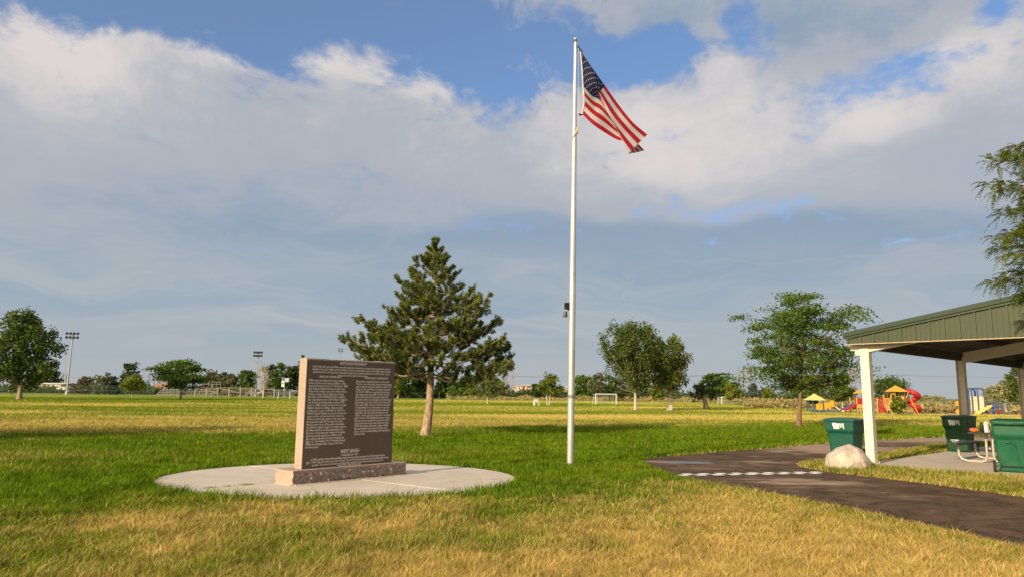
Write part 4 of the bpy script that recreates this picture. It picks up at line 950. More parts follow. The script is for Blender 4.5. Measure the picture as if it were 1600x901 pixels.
# --- the big pine
def pine(label, loc, H, prof, seed, trunkr, first, nwh, needle=.13, dens=1.0, name='pine_tree', fol=None, lean=-.0, nn=70):
    g = np.random.default_rng(seed); t = thing(name, label, 'tree', loc)
    ax = lambda z: np.array([lean * math.exp(-z * .9) * -1.0 + .03 * math.sin(z * 1.3), .02 * math.sin(z * 1.1 + 1), z])
    m = MB(); n = 16
    m.tube([ax(H * .985 * i / n) - np.array([0, 0, .03 if i == 0 else 0]) for i in range(n + 1)], [trunkr * (1.22 if i == 0 else 1.04 if i == 1 else (1 - i / (n + .4)) ** .8) for i in range(n + 1)], 14); m.build('trunk', BARKP, t)
    m = MB(); tips = []
    zs = [p[0] for p in prof]; rs = [p[1] for p in prof]
    for w in range(nwh):
        f = w / (nwh - 1); z0 = first + (H * .985 - first) * f ** .92
        nb = int(g.integers(5, 7)) if f < .85 else 4; a0 = g.uniform(0, 2 * PI)
        for b_ in range(nb):
            a = a0 + 2 * PI * b_ / nb + g.normal() * .25; R = np.interp(z0 + .1, zs, rs); R = np.interp(z0 + .1 + .30 * R, zs, rs); R = np.interp(z0 + .1 + .30 * R, zs, rs) * g.uniform(.74, 1.10)
            if R < .12: R = .12
            zz = z0 + g.normal() * .06; st = ax(zz); d = np.array([math.cos(a), math.sin(a), 0]); rise = (-.02 + .30 * f) + g.normal() * .07
            pts = []; nseg = max(4, int(R / .28))
            for k in range(nseg + 1):
                s_ = k / nseg; side = np.array([-d[1], d[0], 0]) * math.sin(s_ * 4 + a * 3) * .05 * R
                pts.append(st + d * R * s_ + side + np.array([0, 0, R * (rise * s_ - .10 * math.sin(s_ * PI) + .16 * s_ ** 3)]))
            br = trunkr * .20 * (1 - f * .7) * (R / 2.5) ** .5 + .004
            tube_list(m, pts, br, br * .25, 5)
            tips.append((pts[-1], pts[-1] - pts[-2]))
            for k in range(2, nseg + 1):           # side shoots
                s_ = k / nseg
                if s_ < .30: continue
                for sgn in (-1, 1):
                    for rep_ in range(2 if s_ > .5 else 1):
                        if g.random() > .80 * dens: continue
                        ln_ = R * (.07 + .21 * (1 - abs(s_ - .6))) * g.uniform(.5, 1.3) * (1.0 if R > .8 else .7)
                        dd = d * .8 + sgn * np.array([-d[1], d[0], 0]) * g.uniform(.5, 1.2) + np.array([0, 0, g.uniform(-.05, .5)]); dd /= np.linalg.norm(dd)
                        p0 = pts[k] * g.uniform(.0, 1) + 0; p0 = pts[k] + (pts[k - 1] - pts[k]) * g.random()
                        p2 = p0 + dd * ln_ + np.array([0, 0, ln_ * .25]); tube_list(m, [p0, (p0 + p2) / 2 + np.array([0, 0, -.02]), p2], br * .35 + .003, .004, 4)
                        tips.append((p2, p2 - p0))
                        if ln_ > .35: 
                            for _ in range(2 if ln_ < .6 else 3):
                                q0 = p0 + (p2 - p0) * g.uniform(.3, .8); d3 = dd + g.normal(size=3) * .5; d3[2] += .3; d3 /= np.linalg.norm(d3); q2 = q0 + d3 * ln_ * .4; tube_list(m, [q0, q2], .006, .003, 3); tips.append((q2, q2 - q0))
    tips.append((ax(H), np.array([0, 0, 1.])))
    m.build('limbs', BARKP, t)
    V = []; R_ = []
    for p, d in tips:      # bottle-brush tufts of needles, turned up at the tips
        d = d / (np.linalg.norm(d) + 1e-9) + np.array([0, 0, .75]); d /= np.linalg.norm(d); k = int(nn * g.uniform(.7, 1.3)); L_ = g.uniform(.16, .34) * needle / .13
        b0 = p - d * L_ * .75 + d * L_ * g.random(k)[:, None] * 1.0
        nd = g.normal(size=(k, 3)); nd -= (nd @ d)[:, None] * d; nd /= np.linalg.norm(nd, axis=1)[:, None]; nd = nd * 1.0 + d * .55; nd /= np.linalg.norm(nd, axis=1)[:, None]
        ln_ = needle * g.uniform(.7, 1.1, k)[:, None]; sd = np.cross(nd, g.normal(size=(k, 3))); sd /= np.linalg.norm(sd, axis=1)[:, None]; wd = needle * .10
        V.append(np.stack([b0 - sd * wd, b0 + sd * wd, b0 + nd * ln_], 1)); R_.append(np.clip(g.random(k) * .6 + g.uniform(0, .4), 0, 1))
    np_mesh('crown', np.concatenate(V), {'rnd': np.concatenate(R_)}, fol or F_PINE, t)
    return t
pg = G(671, 682); ps = FPX / pg.y
pprof = [((682 - y) / ps * 1.02, w / ps) for y, w in ((377, 2), (392, 14), (410, 30), (430, 48), (455, 66), (480, 86), (505, 98), (525, 108), (545, 122), (560, 120), (575, 95), (592, 60))]
pine('tall green pine with a bare curved tan trunk, standing alone behind the monument', pg, 7.30, sorted(pprof), 8, .165, 2.35, 16, lean=.17, nn=75, needle=.125)
m = MB(); soil = material('bare_soil', (.30, .22, .13), rough=.95, var=.35, vscale=9)
ring = [(pg.x + (.62 + .12 * mnoise.noise(Vector((k, 1, 2)))) * math.cos(k * PI / 16), pg.y + (.62 + .12 * mnoise.noise(Vector((k, 5, 2)))) * math.sin(k * PI / 16)) for k in range(32)]
sheet('bare_soil_ring', ring, .006, soil)

# --- honey locust beyond the path
g0, prof, s = spec(1248, 668, [(457, 10), (470, 55), (490, 92), (510, 106), (530, 112), (550, 110), (570, 100), (590, 82), (606, 56)])
leafy_tree('locust_tree', 'open crowned honey locust with reddish trunk on the lawn left of the playground', 'tree', g0, prof, 2.3, .125, F_LOC, BARKR, 21, ncl=200, cr=.50, flat=.42, nleaf=120, ls=.085, up=.4, limbs=60, steep=.75, radial=.55, surf=.35, lean=(.10, 0))
# --- the pair of cottonwoods
g0, prof, s = spec(993, 641, [(510, 30), (516, 44), (530, 50), (548, 49), (566, 45), (584, 42), (598, 38), (608, 20)])
leafy_tree('cottonwood_tree', 'big vase shaped cottonwood, larger one of the pair right of the flagpole', 'tree', g0, prof, 2.0, .17, F_COT, BARKW, 31, ncl=160, cr=.58, flat=1.4, nleaf=110, ls=.15, limbs=45, steep=1.1, surf=.5)
g0, prof, s = spec(1048, 641, [(531, 10), (540, 26), (555, 33), (575, 32), (592, 29), (606, 14)])
leafy_tree('cottonwood_tree', 'narrower paler cottonwood standing just right of the big vase shaped one', 'tree', g0, prof, 2.0, .14, foliage('pale_cottonwood_leaves', (.04, .07, .010), (.27, .32, .055), .45), BARKW, 32, ncl=80, cr=.55, flat=1.4, nleaf=90, ls=.17, limbs=30, steep=1.1)
# --- far left big tree
g0, prof, s = spec(30, 624, [(487, 8), (497, 24), (515, 44), (535, 50), (555, 48), (575, 46), (592, 40), (604, 22)])
leafy_tree('broadleaf_tree', 'big rounded green tree with thick trunk at the left edge of the lawn', 'tree', g0, prof, 2.0, .30, F_COT, BARK, 41, ncl=120, cr=.85, flat=1.1, nleaf=110, ls=.24, limbs=40, steep=.9, surf=.4)

def T(label, x, yb, rows, fol, seed, dist=None, name='broadleaf_tree', bark=None, ncl=34, nl=55, crk=.36, ls=None, tr=None, tz=.16, group='trees around the far edge of the park', **k):
    g0, prof, s = spec(x, yb, rows, dist); R = max(p[1] for p in prof); H = prof[-1][0]; zb = prof[0][0]
    prof = [(max(.15, a), b) for a, b in prof]
    return leafy_tree(name, label, 'tree', g0, prof, max(.2, zb * .9), tr or max(.07, H * .022), fol, bark or BARK, seed, ncl=ncl, cr=R * crk, nleaf=nl, ls=ls or max(.12, g0.y * .0021), limbs=12, group=group, **k)
LOCK = dict(name='locust_tree', flat=.35, up=.4, radial=.7)
T('spreading dark green locust on the left lawn, in front of the bleachers', 282, 624, [(560, 8), (568, 26), (580, 36), (592, 38), (600, 30), (606, 16)], F_LOC, 51, ncl=85, nl=90, crk=.24, group=None, bark=BARKR, **LOCK)
T('dark rounded tree far behind the long white building at left', 76, 606, [(581, 8), (588, 15), (596, 17), (603, 15)], F_DARK, 52, dist=300, flat=.6)
T('reddish brown bush tree just right of the tallest floodlight', 132, 615, [(588, 4), (596, 12), (604, 15), (611, 15)], F_TAN, 53, dist=215)
T('olive grey tree between the brown bush and the dark low tree at left', 158, 615, [(583, 6), (592, 12), (602, 15), (612, 13)], F_OLIVE, 54, dist=205)
T('low dark tree on the right side of the olive grey tree at left', 176, 615, [(589, 4), (597, 8), (606, 10), (613, 9)], F_DARK, 55, dist=210)
T('tall green tree behind the small yellowing tree left of the bleachers', 203, 616, [(570, 8), (578, 14), (590, 15), (602, 15), (612, 13)], F_DARK, 56, dist=190)
T('small yellowing tree with thin pale trunk left of the bleachers', 206, 618.5, [(588, 5), (594, 13), (602, 17), (609, 14)], F_YG, 57, bark=BARKW)
T('brownish tree right behind the spreading locust', 331, 618, [(580, 5), (590, 14), (602, 18), (612, 14)], F_TAN, 58, dist=195)
T('dark oval tree right of the brownish one on the left side', 346, 618, [(584, 8), (592, 12), (604, 12), (614, 9)], F_DARK, 59, dist=192)
T('dark green tree midway between locust and dead tree', 360, 618, [(586, 6), (594, 10), (604, 12), (615, 10)], F_OLIVE, 60, dist=188)
T('bright green round tree left of the dead bare tree', 384, 618, [(580, 8), (588, 14), (598, 16), (608, 12)], F_COT, 61, dist=186)
T('dark green tree directly behind the dead bare tree', 424, 618, [(569, 5), (578, 11), (592, 14), (606, 13), (613, 8)], F_DARK, 62, dist=182)
T('upright green tree with pale trunk behind the small blue and white sign', 435, 621.5, [(570, 5), (580, 10), (594, 12), (606, 10)], F_LOC, 63, bark=BARKW)
T('dark tree with pale trunk between sign and monument', 453, 622, [(572, 5), (584, 10), (596, 12), (608, 9)], F_DARK, 64, bark=BARKW)
pgx, pf, s_ = spec(470, 622, [(556, 2), (570, 7), (584, 12), (598, 15), (610, 13)])
pine('dark slim pine with its tip just above the left end of the monument', pgx, pf[-1][0] * 1.0, pf, 65, .16, .9, 11, needle=.26, nn=22)
for i, (x, yt, w, lab) in enumerate([(622, 588, 13, 'dark tree showing just past the right end of the monument'), (638, 579, 15, 'dark rounded tree second past the right end of the monument'), (657, 582, 15, 'dark tree immediately left of the pine trunk'), (686, 586, 9, 'dark tree immediately right of the pine trunk'), (702, 582, 13, 'upright dark green tree with pale left side, right of the pine trunk'), (733, 590, 13, 'low dark tree beneath the right boughs of the pine')]):
    T(lab, x, 619.5, [(yt, 6), (yt + 8, w * .85), (yt + 17, w), (yt + 26, w * .9), (613, w * .6)], F_DARK if i % 2 == 0 else F_LOC, 70 + i, dist=196 + i * 3, tr=.28)
T('young pale green sapling with thin trunk just right of the monument', 622, 622.5, [(594, 3), (600, 5), (610, 5), (615, 3)], F_YG, 77, tr=.06)
T('small round green tree under the right boughs of the pine', 717, 628, [(596, 5), (602, 12), (610, 14), (616, 12)], F_LOC, 78)
pgx, pf, s_ = spec(762, 631, [(584, 8), (592, 20), (602, 30), (611, 30), (618, 18)])
t = T('wide dark bushy pine with short pale trunk right of the tall pine', 762, 631, [(586, 10), (594, 20), (603, 27), (611, 29), (617, 18)], F_PINE, 79, name='pine_tree', bark=BARKW, ncl=60, nl=90, crk=.24, ls=.15)
T('yellow green young tree with thin double trunk left of the flagpole', 858, 633, [(580, 3), (588, 9), (598, 14), (608, 17), (616, 12)], F_YG, 80, bark=BARKW, stems=2, ncl=40, group=None)
T('dark bush tree behind the yellow green young tree', 838, 622, [(601, 5), (608, 10), (617, 9)], F_DARK, 81, dist=170)
T('rounded dark green tree between flagpole and soccer goal', 913, 624.5, [(588, 8), (594, 16), (604, 20), (614, 17), (620, 9)], F_LOC, 82, ncl=44)
T('paler tree behind the rounded dark tree, left of the big cottonwood', 934, 624, [(581, 4), (590, 10), (602, 12), (614, 9)], F_OLIVE, 83, dist=185)
T('dark tree half hidden behind the left side of the big cottonwood', 962, 624, [(593, 8), (602, 16), (612, 18), (620, 14)], F_DARK, 84, dist=175)
T('small green tree between the two cottonwood trunks', 1028, 631, [(598, 5), (606, 10), (616, 11), (623, 8)], F_YG, 85)
T('twiggy dark multi stemmed tree right of the cottonwoods', 1103, 640, [(592, 6), (600, 14), (612, 20), (622, 16)], F_DARK, 86, stems=4, ncl=26, nl=36, tr=.11, group=None)
T('flat topped locust in the tree row right of the cottonwoods', 1122, 630, [(581, 8), (588, 22), (598, 28), (608, 27), (616, 18)], F_LOC, 87, ncl=60, nl=80, crk=.22, **LOCK)
T('bright yellow green small tree beside the far goal posts', 1144, 632, [(602, 6), (608, 12), (616, 14), (622, 10)], F_YG, 88)
T('small round yellow green tree right of the blue spruce', 1201, 634, [(608, 5), (614, 9), (620, 9), (625, 6)], F_YG, 89)
T('dark tree behind the small round yellow green one', 1193, 627, [(608, 7), (616, 11), (624, 11)], F_DARK, 90, dist=180)
T('wide dark green tree behind the big locust trunk', 1262, 628, [(590, 14), (598, 30), (608, 36), (617, 26)], F_LOC, 91, dist=128, ncl=60)
T('pointed green tree left of the first pavilion post', 1317, 640, [(583, 3), (594, 9), (606, 16), (618, 20), (626, 12)], F_COT, 92, ncl=50, bark=BARKW)
T('large round green tree behind the playground roof', 1392, 636, [(590, 12), (598, 22), (608, 28), (620, 27), (630, 14)], F_COT, 93, dist=118, ncl=60)
T('dark green tree at the right edge seen under the pavilion roof', 1597, 641, [(574, 8), (590, 16), (606, 20), (622, 20), (632, 14)], F_COT, 94, ncl=50)
T('small leafy bush in front of the playground towers', 1404, 648.5, [(620, 4), (627, 8), (636, 10), (644, 6)], F_YG, 95, name='bush', stems=3, tr=.04, tz=.05, group=None)
g0, pf, s_ = spec(1178, 629.5, [(598, 1), (606, 5), (616, 11), (626, 14)])
leafy_tree('spruce_tree', 'blue grey conical spruce beside the wooden power poles', 'tree', g0, [(max(.1, a), b) for a, b in pf], .3, .12, F_SPRUCE, BARK, 96, ncl=90, cr=.55, nleaf=60, ls=.24, limbs=6, surf=.5)
# dead bare tree
g0, pf, s_ = spec(411, 621.5, [(563, 4)]); t = thing('dead_tree', 'dead bare tree with bleached branches standing on the far left lawn', 'tree', g0); m = MB(); gg = np.random.default_rng(4); Hd = pf[0][0]
m.tube([(0, 0, -.02), (.05, 0, Hd * .3), (-.05, 0, Hd * .6)], [.17, .13, .08], 8); m.build('trunk', BARKW, t); m = MB()
for k in range(34):
    z0 = Hd * gg.uniform(.15, .6); a = gg.uniform(0, 2 * PI); L_ = Hd * gg.uniform(.18, .42); e = np.array([math.cos(a) * .55, math.sin(a) * .55, .85]); p0 = np.array([0, 0, z0]); p1 = p0 + e * L_
    tube_list(m, [p0, p0 + e * L_ * .5 + gg.normal(size=3) * .08, p1], .055, .02, 4)
    for _ in range(5):
        f = gg.uniform(.3, 1); q = p0 + (p1 - p0) * f; d = e + gg.normal(size=3) * .5; tube_list(m, [q, q + d * L_ * .35], .024, .012, 3)
m.build('limbs', BARKW, t)

# --- near honey locust, trunk just outside the right edge, boughs reaching into the picture
nt_ = Vector((10.35, 12.7, 0)); t = thing('locust_tree', 'nearby honey locust whose feathery drooping boughs hang in at the right edge above the pavilion roof', 'tree', nt_)
t['label'] = 'nearby honey locust with feathery drooping boughs at the right edge, above the pavilion gable'
m = MB(); m.tube([(0, 0, -.03), (.02, 0, 1.6), (-.05, .05, 3.2), (0, 0, 5.0), (.1, 0, 6.6)], [.17, .13, .11, .08, .03], 10); m.build('trunk', BARKR, t)
gg = np.random.default_rng(12); m = MB(); LV = []; LR = []
def compound(p, d, L_=.20):
    """one feathery leaf: an arching stalk with paired leaflets"""
    d = d / np.linalg.norm(d); side = np.cross(d, [0, 0, 1.0]); side /= np.linalg.norm(side) + 1e-9; k = 9; rv = gg.random() * .55
    if gg.random() < .035: rv = 1.0
    for i in range(k):
        s_ = (i + .6) / k; c = p + d * L_ * s_ + np.array([0, 0, -L_ * .55 * s_ * s_])
        w = .052 * (1 - .45 * abs(s_ - .45) * 2) * gg.uniform(.8, 1.2)
        for sg in (-1, 1):
            e = side * sg * .85 + d * .45 + np.array([0, 0, -.25 + gg.normal() * .15]); e /= np.linalg.norm(e); n_ = np.cross(e, d + gg.normal(size=3) * .25); n_ /= np.linalg.norm(n_); f_ = np.cross(n_, e)
            LV.append([c, c + e * w * .5 + f_ * .0105, c + e * w, c + e * w * .5 - f_ * .0105]); LR.append(min(1, rv + gg.random() * .35) if rv < 1 else 1.0)
targets = [P(x + 17, y, d) - nt_ for x, y, d in ((1528, 252, 12.6), (1560, 244, 12.4), (1524, 290, 12.5), (1535, 300, 12.9), (1545, 335, 12.6), (1540, 372, 12.5), (1534, 388, 12.9), (1552, 400, 12.3), (1556, 425, 12.6), (1530, 441, 12.5), (1545, 438, 12.8), (1572, 462, 12.6), (1580, 350, 12.0), (1585, 410, 13.2), (1590, 300, 12.0), (1583, 470, 12.9))]
for k in range(44):
    a = gg.uniform(-.9 * PI, .9 * PI); z = gg.uniform(2.9, 6.6); R = (1.7 - .5 * max(0, -math.cos(a))) * math.sin((z - 2.2) / 5.6 * PI) ** .6 * gg.uniform(.6, 1.05); targets.append(Vector((math.cos(a) * R, math.sin(a) * R, z)))
for i, tg in enumerate(targets):
    tg = np.array(tg); rr = math.hypot(tg[0], tg[1]); st = np.array([0, 0, max(2.0, min(6.4, tg[2] - .22 * rr + .1))]); mid_ = (st + tg) / 2 + np.array([0, 0, .16 * rr]) + gg.normal(size=3) * .06
    pts = [st * (1 - u) ** 2 + 2 * mid_ * u * (1 - u) + tg * u * u for u in np.linspace(0, 1, 12)]; tube_list(m, pts, .020, .003, 5)
    for k in range(3, 12):
        if i < 16 and k < 4: continue
        u = k / 11
        for _ in range(4):
            d = (pts[k] - pts[k - 1]); d /= np.linalg.norm(d); dd = d * .7 + gg.normal(size=3) * np.array([.6, .6, .25]); dd /= np.linalg.norm(dd); L_ = gg.uniform(.08, .30) * (1.25 - u * .6)
            q0 = pts[k - 1] + (pts[k] - pts[k - 1]) * gg.random(); q1 = q0 + dd * L_; tube_list(m, [q0, q1], .004, .002, 3)
            for _ in range(3): compound(q0 + (q1 - q0) * gg.uniform(.2, 1), dd + gg.normal(size=3) * .5, gg.uniform(.15, .24))
m.build('limbs', BARKR, t)
np_mesh('crown', np.array(LV), {'rnd': np.array(LR)}, F_NEAR, t)
# --- two trees standing left of the view: only their long shadows reach the lawn
for i, (x, y, h) in enumerate(((-28.5, 10.5, 8.5), (-25.0, 15.5, 7.5))):
    leafy_tree('broadleaf_tree', ['green shade tree standing left of the view on the lawn, the bigger', 'green shade tree standing left of the view, the smaller'][i], 'tree', (x, y, 0), [(1.8, 1.6), (3, 2.8), (h * .6, 3.2), (h * .85, 2.2), (h, .6)], 1.6, .18, F_COT, BARK, 120 + i, ncl=60, cr=1.0, nleaf=70, ls=.22, limbs=12)

# --- brush and weeds beyond the mown lawn: uncountable
def brush(label, name, bands, fol, seed, ls):
    g = np.random.default_rng(seed); Cs = []; 
    for x0, x1, d0, d1, h, n in bands:
        x = g.uniform(x0, x1, n); d = g.uniform(d0, d1, n)
        wx = (x - 800) / FPX * d; hh = h * (.35 + 1.0 * np.array([abs(mnoise.noise(Vector((a * .09, b * .09, seed)))) * 1.6 for a, b in zip(wx, d)]))
        z = g.random(n) ** .8 * hh; Cs.append(np.stack([wx, d, z], 1))
    C = np.concatenate(Cs); o = np_mesh(name, rand_quads(g, C, ls, 1.3), {'rnd': g.random(len(C))}, fol, None, kind='stuff'); o['label'] = label; o['category'] = name.replace('_', ' ')
brush('dark green shrub belt along the far edge of the lawn', 'shrubs', [(600, 1300, 205, 225, 2.2, 22000), (-60, 500, 225, 245, 2.0, 9000)], F_DARK, 1, .50)
brush('tan and olive brush behind the far lawn', 'brush', [(560, 1320, 228, 262, 3.4, 26000), (-60, 360, 230, 250, 2.4, 8000), (1160, 1330, 128, 150, 1.5, 7000)], F_OLIVE, 2, .55)
brush('dry golden weeds beyond the playground', 'dry_weeds', [(1160, 1720, 98, 128, 1.3, 26000), (1420, 1720, 84, 96, .8, 9000), (700, 1240, 190, 204, 1.3, 9000)], F_BRUSH, 3, .30)
brush('pale green bushes beyond the playground at right', 'bushes', [(1425, 1530, 120, 150, 1.6, 8000), (1530, 1760, 112, 140, 3.6, 20000), (1330, 1430, 130, 150, 1.6, 4000)], F_PALE, 4, .38)
# ================================================================ BACKGROUND THINGS
steel = material('painted_steel', (.36, .35, .33), rough=.5, metal=.2); black = blackp
woodp = material('weathered_wood', (.22, .14, .09), rough=.9, var=.25, vscale=3); whitep = material('white_paint', (.78, .76, .72), rough=.6, var=.06)
def at(x, d): q = ray(x, hor(x)); return Vector((q.x / q.y * d, d, 0))
def hgt(x, y, d): return CAMH + (ray(x, y).z / ray(x, y).y) * d
# floodlights
def floodlight(label, x, ytop, d, nlamp, w, lean=0.0):
    g0 = at(x, d); H = hgt(x, ytop, d); t = thing('floodlight', label, 'floodlight', g0, math.atan2(-g0.x, g0.y) * 0.5, 'ballfield floodlights')
    m = MB(); m.tube([(0, 0, -.1), (lean * H, 0, H)], [.24, .11], 10); m.build('pole', steel, t); m = MB(); m.tube([(0, 0, 0), (0, 0, .9)], [.38, .36], 12); m.build('base', material('concrete_plain', (.5, .46, .40), rough=.9), t)
    for r_ in range(2):
        z = H - .35 - r_ * .95; m = MB(); m.box((lean * H, 0, z), (w, .10, .10)); m.build('crossarm', steel, t)
        for k in range(nlamp):
            x_ = lean * H + (k / (nlamp - 1) - .5) * w * .95; m = MB()
            m.loft([[Vector((x_, -.15 - dd * .8, z - .05 - dd * .35)) + Vector((math.cos(a * PI / 4) * r2, 0, math.sin(a * PI / 4) * r2)) for a in range(8)] for dd, r2 in ((0, .12), (.25, .30), (.5, .36))], 0); m.build('lamp', black, t)
floodlight('tallest ballfield floodlight with eight lamps at far left', 105, 517, 178, 4, 2.5, .008)
floodlight('ballfield floodlight behind the dead bare tree', 399.5, 547, 210, 4, 2.1, .01)
floodlight('ballfield floodlight with its lamps just above the monument', 529.5, 543, 330, 2, 1.5)
# soccer goals
def goal(label, x0, x1, ybase, ytop):
    a = G(x0, ybase); b_ = G(x1, ybase); b_ = Vector((b_.x, a.y + (b_.x - a.x) * .25, 0)); H = hgt(x0, ytop, a.y); L_ = (b_ - a).length
    t = thing('soccer_goal', label, 'goal', a, math.atan2((b_ - a).y, (b_ - a).x), 'white soccer goals')
    for x in (0, L_): m = MB(); m.tube([(x, 0, 0), (x, 0, H)], .075, 8); m.build('goalpost', whitep, t)
    m = MB(); m.tube([(-.07, 0, H), (L_ + .07, 0, H)], .075, 8); m.build('crossbar', whitep, t)
    m = MB(); [m.tube([(x, 0, H), (x, 1.0, H * .95), (x, 1.6, .03), (x, 0, .03)], .03, 6) for x in (0, L_)]; m.tube([(0, 1.6, .03), (L_, 1.6, .03)], .03, 6); m.build('back_frame', whitep, t)
    m = MB()
    for k in range(14): x = L_ * k / 13; m.tube([(x, 0, H - .03), (x, 1.0, H * .93), (x, 1.57, .05)], .008, 3)
    for k in range(8): f = k / 8; m.tube([(0, 1.0 + .57 * f, H * .93 * (1 - f)), (L_, 1.0 + .57 * f, H * .93 * (1 - f))], .008, 3)
    m.build('net', whitep, t)
goal('white soccer goal on the lawn left of the big cottonwood', 931, 960.5, 631.8, 614.8)
goal('white soccer goal half hidden by small trees right of the cottonwoods', 1128, 1149, 631.5, 619.5)
# wooden H-frame power poles and wires
def hframe(label, x, ytop, w, d, brace=True, col=None):
    g0 = at(x, d); H = hgt(x, ytop, d); W = w / FPX * d; t = thing('power_pole', label, 'power pole', g0, 0, 'wooden power poles behind the park')
    for sx in (-.5, .5): m = MB(); m.tube([(sx * W, 0, -.2), (sx * W, 0, H)], [.26, .17], 8); m.build('pole', col or woodp, t)
    m = MB(); m.box((0, -.2, H * .86), (W * 1.95, .25, .30)); m.build('crossarm', col or woodp, t)
    if brace: m = MB(); m.tube([(-.5 * W, -.2, H * .78), (.5 * W, -.2, H * .42)], .08, 5); m.tube([(.5 * W, -.25, H * .78), (-.5 * W, -.25, H * .42)], .08, 5); m.tube([(-.9 * W, -.2, H * .86), (-.5 * W, -.2, H * .97), (.5 * W, -.2, H * .97), (.9 * W, -.2, H * .86)], .07, 5); m.build('brace', col or woodp, t)
    for sx in (-.9, 0, .9):
        m = MB()
        for k in range(4): m.tube([(sx * W, -.2, H * .86 - .2 - k * .35), (sx * W, -.2, H * .86 - .42 - k * .35)], .13, 6)
        m.build('insulator', steel, t)
    return g0, H
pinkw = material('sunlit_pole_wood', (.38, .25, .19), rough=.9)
PP = [hframe('power pole pair with crossed braces right of the pine tip boughs', 796, 578, 10, 330, True, pinkw), hframe('tall brown power pole pair beside the blue spruce', 1168, 572, 11, 250, False), hframe('far power pole pair left of the spreading locust', 236, 582, 8, 420), hframe('farthest power pole pair between white building and brown bush', 100, 582, 5, 480), hframe('pale power pole pair left of the first pavilion post', 1333, 572, 9, 300, True, pinkw)]
m = MB()
for (a, Ha), (b_, Hb) in ((PP[3], PP[2]), (PP[2], PP[0]), (PP[0], PP[1]), (PP[1], PP[4]), (PP[4], (at(1900, 240), 13.0))):
    for o_ in (-2.5, 0, 2.5):
        A_ = a + Vector((o_, 0, Ha * .80)); B_ = b_ + Vector((o_, 0, Hb * .80)); m.tube([A_.lerp(B_, k / 12) + Vector((0, 0, -4 * 1.2 * (k / 12) * (1 - k / 12))) for k in range(13)], .028, 3)
o = m.build('power_lines', material('wire', (.10, .10, .11), rough=.6)); o['label'] = 'thin sagging power wires strung between the far poles'; o['category'] = 'power lines'
# buildings
roofb = material('brown_roof', (.14, .08, .06), rough=.9); roofr = material('rust_red_roof', (.40, .18, .12), rough=.8); wallt = material('tan_siding', (.55, .34, .20), rough=.85); wallw = material('white_siding', (.74, .68, .60), rough=.7, var=.05); wallp = material('pink_brick', (.48, .26, .20), rough=.9); glass = material('window_glass', (.03, .04, .05), rough=.1)
def house(label, x0, x1, yt, d, wall, roof, peak=.3, depth=9, axis='x', name='house'):
    a = at(x0, d); b_ = at(x1, d); W = b_.x - a.x; H = hgt((x0 + x1) / 2, yt, d); t = thing(name, label, 'building', ((a.x + b_.x) / 2, d, 0)); he = H * (1 - peak)
    m = MB(); m.box((0, depth / 2, he / 2), (W, depth, he))
    if axis == 'y': m.loft([[(-W / 2, 0.01, he), (W / 2, 0.01, he), (0, 0.01, H - .05)], [(-W / 2, depth - .01, he), (W / 2, depth - .01, he), (0, depth - .01, H - .05)]], 0)
    m.build('wall', wall, t)
    m = MB()
    if axis == 'x':
        m.loft([[(-W / 2 - .4, -.5, he - .1), (-W / 2 - .4, depth / 2, H), (-W / 2 - .4, depth + .5, he - .1), (-W / 2 - .4, depth / 2, H - .3)], [(W / 2 + .4, -.5, he - .1), (W / 2 + .4, depth / 2, H), (W / 2 + .4, depth + .5, he - .1), (W / 2 + .4, depth / 2, H - .3)]], 0)
    else:
        m.loft([[(-W / 2 - .5, -.4, he - .15), (0, -.4, H + .15), (W / 2 + .5, -.4, he - .15), (0, -.4, H - .2)], [(-W / 2 - .5, depth + .4, he - .15), (0, depth + .4, H + .15), (W / 2 + .5, depth + .4, he - .15), (0, depth + .4, H - .2)]], 0)
    m.build('roof', roof, t)
    n = max(2, int(W / 5))
    for k in range(n):
        xx = -W / 2 + W * (k + .5) / n; f = MB(); f.box((xx, -.03, he * .58), (1.2, .10, he * .30)); fo = f.build('window', whitep, t); p_ = MB(); p_.box((xx, -.085, he * .58), (1.0, .02, he * .25)); p_.build('pane', glass, fo)
    return t
house('long low white building with rounded end at far left', 55, 95, 597, 260, wallw, wallw, .10, 12)
house('low shed with rust red roof in front of the long white building', 41, 66, 602.5, 235, wallw, roofr, .5, 7)
house('tan gabled house right of the bushy pine', 783, 798, 601, 300, wallt, roofb, .45, 9, 'y')
house('white gabled house right of the tan one', 799, 814, 603, 300, wallw, wallw, .5, 9, 'y')
house('cream flat topped house behind the white gable', 807, 831, 599.5, 330, material('cream_siding', (.68, .52, .38), rough=.8), material('cream_roof', (.60, .46, .36)), .12, 10)
house('cream house just left of the flagpole', 877, 888, 603, 330, wallw, MATS['cream_roof'], .3, 9)
house('pink brick house behind trees left of the pine trunk', 660, 672, 607, 262, wallp, roofr, .4, 9)
house('pink brick house behind trees right of the pine trunk', 681, 697, 607.5, 262, wallp, roofb, .4, 9)
house('pale pink house beyond the small round tree', 700, 735, 609, 268, material('pale_pink_siding', (.62, .42, .34), rough=.8), roofr, .35, 9)
house('white house glimpsed past the right end of the monument', 634, 656, 607, 265, wallw, roofb, .35, 9)
house('rust roofed building behind the bleachers', 238, 262, 597, 300, wallp, roofr, .4, 10)
